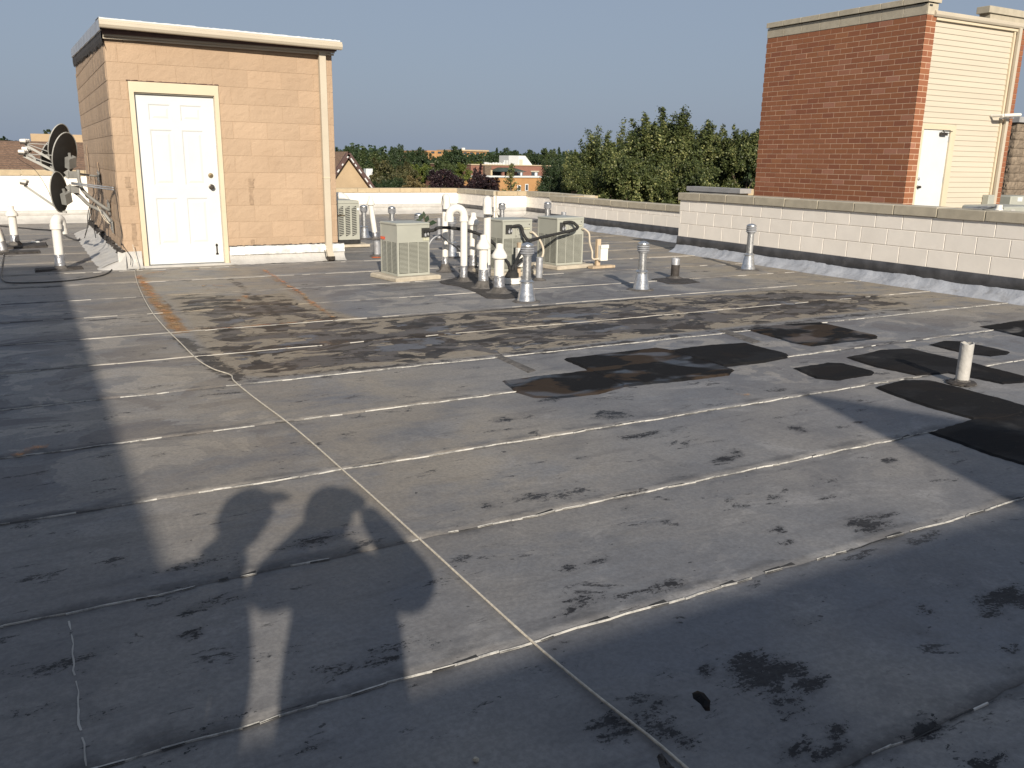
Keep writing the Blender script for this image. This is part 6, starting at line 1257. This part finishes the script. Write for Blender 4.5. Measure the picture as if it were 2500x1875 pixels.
# people: the photographer and a companion, seen only by their shadows
def body(label, joints, edges, mat, parent_loc, name='person', sub=2):
    V = [Vector(j[0])-Vector(parent_loc) for j in joints]; m = bpy.data.meshes.new('body'); m.from_pydata([tuple(v) for v in V], edges, []); m.update()
    o = bpy.data.objects.new('body', m); COL.objects.link(o); o.location = (0, 0, 0)
    sk = o.modifiers.new('skin', 'SKIN'); 
    for i, j in enumerate(joints):
        r = j[1]; m.skin_vertices[0].data[i].radius = (r, r) if not isinstance(r, tuple) else r; m.skin_vertices[0].data[i].use_root = (i == 0)
    ss = o.modifiers.new('sub', 'SUBSURF'); ss.levels = sub; ss.render_levels = sub; m.materials.append(MAT[mat]); return o
def hand(parent, wrist, d, side, up):
    d = Vector(d).normalized(); up = Vector(up).normalized(); s_ = d.cross(up).normalized()*side; w_ = Vector(wrist); mb = MB(); pc = w_+d*.045; mb.obox(pc, d*.042, s_*.036, up*.013)
    for i in range(4):
        L = (.068, .076, .07, .055)[i]; b = pc+d*.038+s_*(.027-.018*i); mb.tube([b, b+d*L*.45+up*.004, b+d*L*.75-up*.012, b+d*L*.9-up*.03], [.0095, .009, .008, .0065], 6)
    b = pc+s_*.034-d*.02; mb.tube([b, b+s_*.028+d*.02, b+s_*.036+d*.05-up*.01], [.011, .010, .008], 6); return mb.build('hand', MAT['skin'], parent, True)
def head(parent, c, r, face, hair='hair', cap=False):
    c = Vector(c); f = Vector(face).normalized(); s_ = f.cross(Vector((0, 0, 1))).normalized(); mb = MB(); V = []; n = 16
    prof_ = [(-1.25, .42), (-1.1, .62), (-.8, .82), (-.4, .95), (0, 1.0), (.4, .96), (.75, .78), (.98, .45), (1.08, .12)]
    for z, q in prof_:
        for k in range(n):
            a = 2*math.pi*k/n; fx = math.cos(a); V.append(c + f*(r*q*fx*(1.05 if fx > 0 else 1.12)) + s_*(r*q*.84*math.sin(a)) + Vector((0, 0, r*z*1.05)))
    h = mb.add(V, [(i*n+k, i*n+(k+1) % n, (i+1)*n+(k+1) % n, (i+1)*n+k) for i in range(8) for k in range(n)]+[tuple(8*n+k for k in range(n))]).build('head', MAT['skin'], parent, True)
    for e in (-1, 1):
        MB().lathe([(.0, -.008), (.009, -.004), (.011, 0), (.009, .004), (0, .008)], c+f*(r*.97)+s_*(r*.33*e)+Vector((0, 0, 0)), 8, capt=False).build('eye', MAT['eye'], h, True)
        MB().obox(c+s_*(r*.86*e)-Vector((0, 0, r*.15)), f*.016, s_*.006, Vector((0, 0, .028))).build('ear', MAT['skin'], h)
    MB().tube([c+f*(r*1.02)+Vector((0, 0, 0)), c+f*(r*1.22)-Vector((0, 0, r*.38)), c+f*(r*1.02)-Vector((0, 0, r*.46))], [.006, .013, .01], 6).build('nose', MAT['skin'], h, True)
    MB().obox(c+f*(r*.98)-Vector((0, 0, r*.68)), s_*.022, f*.004, Vector((0, 0, .006))).build('mouth', MAT['lips'], h)
    V = []
    for z, q in [(-.35, 1.0), (0, 1.07), (.4, 1.04), (.75, .88), (1.0, .55), (1.14, .15)]:
        for k in range(n): a = 2*math.pi*k/n; V.append(c - f*(r*.10) + f*(r*q*math.cos(a)*1.05) + s_*(r*q*.92*math.sin(a)) + Vector((0, 0, r*z*1.05+(.02 if math.cos(a) > .3 and z < .2 else 0)+(r*.5 if math.cos(a) > .5 and z < .3 else 0))))
    MB().add(V, [(i*n+k, i*n+(k+1) % n, (i+1)*n+(k+1) % n, (i+1)*n+k) for i in range(5) for k in range(n)]+[tuple(5*n+k for k in range(n))]).build('cap_crown' if cap else 'hair', MAT['shirt_dark' if cap else hair], h, True)
    if cap: MB().add([c+f*(r*.9)+s_*(-r*.7)+Vector((0, 0, r*.42)), c+f*(r*1.75)+s_*(-r*.45)+Vector((0, 0, r*.36)), c+f*(r*1.75)+s_*(r*.45)+Vector((0, 0, r*.36)), c+f*(r*.9)+s_*(r*.7)+Vector((0, 0, r*.42)), c+f*(r*.9)+s_*(-r*.7)+Vector((0, 0, r*.54)), c+f*(r*1.75)+s_*(-r*.45)+Vector((0, 0, r*.45)), c+f*(r*1.75)+s_*(r*.45)+Vector((0, 0, r*.45)), c+f*(r*.9)+s_*(r*.7)+Vector((0, 0, r*.54))], [(0, 3, 2, 1), (4, 5, 6, 7), (0, 1, 5, 4), (1, 2, 6, 5), (2, 3, 7, 6)]).build('cap_brim', MAT['shirt_dark'], h)
    return h
def person(label, x, y, sh, el, wr, hd, hr, face, handdirs, tw=.15, cap=False, shirt='shirt_grey', ar=(.052, .043, .03, .052, .043, .03), chz=1.14):
    t = empty('person', (x, y, 0), label, 'person')
    J = [((x, y, .80), (tw, .10)), ((x, y+.01, .98), (tw*.95, .10)), ((x+(sh[0][0]+sh[1][0]-2*x)*.3, y+.03, chz), (tw*.85, .095)), ((x+(hd[0]-x)*.6, y+.06, (chz+hd[2]-.1)/2), (.075, .06)), ((hd[0], hd[1], hd[2]-hr*1.05), (.056, .056)),
         (sh[0], ar[0]), (el[0], ar[1]), (wr[0], ar[2]), (sh[1], ar[3]), (el[1], ar[4]), (wr[1], ar[5]),
         ((x-.075, y, .70), .078), ((x-.085, y+.03, .40), .055), ((x-.09, y-.01, .09), .038), ((x-.10, y+.12, .035), .033), ((x+.075, y, .70), .078), ((x+.085, y+.03, .40), .055), ((x+.09, y-.01, .09), .038), ((x+.10, y+.12, .035), .033)]
    E_ = [(0, 1), (1, 2), (2, 3), (3, 4), (2, 5), (5, 6), (6, 7), (2, 8), (8, 9), (9, 10), (0, 11), (11, 12), (12, 13), (13, 14), (0, 15), (15, 16), (16, 17), (17, 18)]
    o = body(label, J, E_, shirt, (x, y, 0)); o.parent = t
    for i in (0, 1): hand(t, wr[i], handdirs[i], 1 if i == 0 else -1, (0, -.2, 1))
    head(t, hd, hr, face, cap=cap)
    MB().lathe([(tw*1.05, 0), (tw*1.02, .03)], (x, y, .80), 18).build('belt', MAT['bronze'], t, True); return t
person('photographer in a grey shirt holding a phone up in both hands', -.175, -.38, [(-.325, -.38, 1.29), (-.055, -.38, 1.23)], [(-.40, -.20, 1.19), (.145, -.20, 1.09)], [(-.17, -.08, 1.36), (.0, -.08, 1.36)], (-.215, -.30, 1.455), .098, (.45, 1, 0), [(.6, .4, .4), (-.5, .4, .4)], .19, False, 'shirt_grey', [.085, .075, .038, .085, .085, .036], 1.2)
person('companion in a peaked cap standing left of the photographer, looking right', -.675, -.38, [(-.785, -.36, 1.315), (-.555, -.36, 1.285)], [(-.93, -.38, 1.09), (-.47, -.38, 1.04)], [(-.88, -.34, .84), (-.49, -.36, .78)], (-.56, -.34, 1.53), .095, (1, .25, 0), [(0, .1, -1), (0, .1, -1)], .175, True, 'shirt_dark', [.072, .055, .035, .072, .05, .035], 1.25)
ph = MB(); c_ = -FW*.012-RT*.05; ph.obox(Vector((0, 0, CAM_H))+c_, RT*.07, UP*.036, FW*.0045); o = ph.build('phone', MAT['black_rubber'], None); tag(o, 'black phone held sideways by the photographer', 'phone')
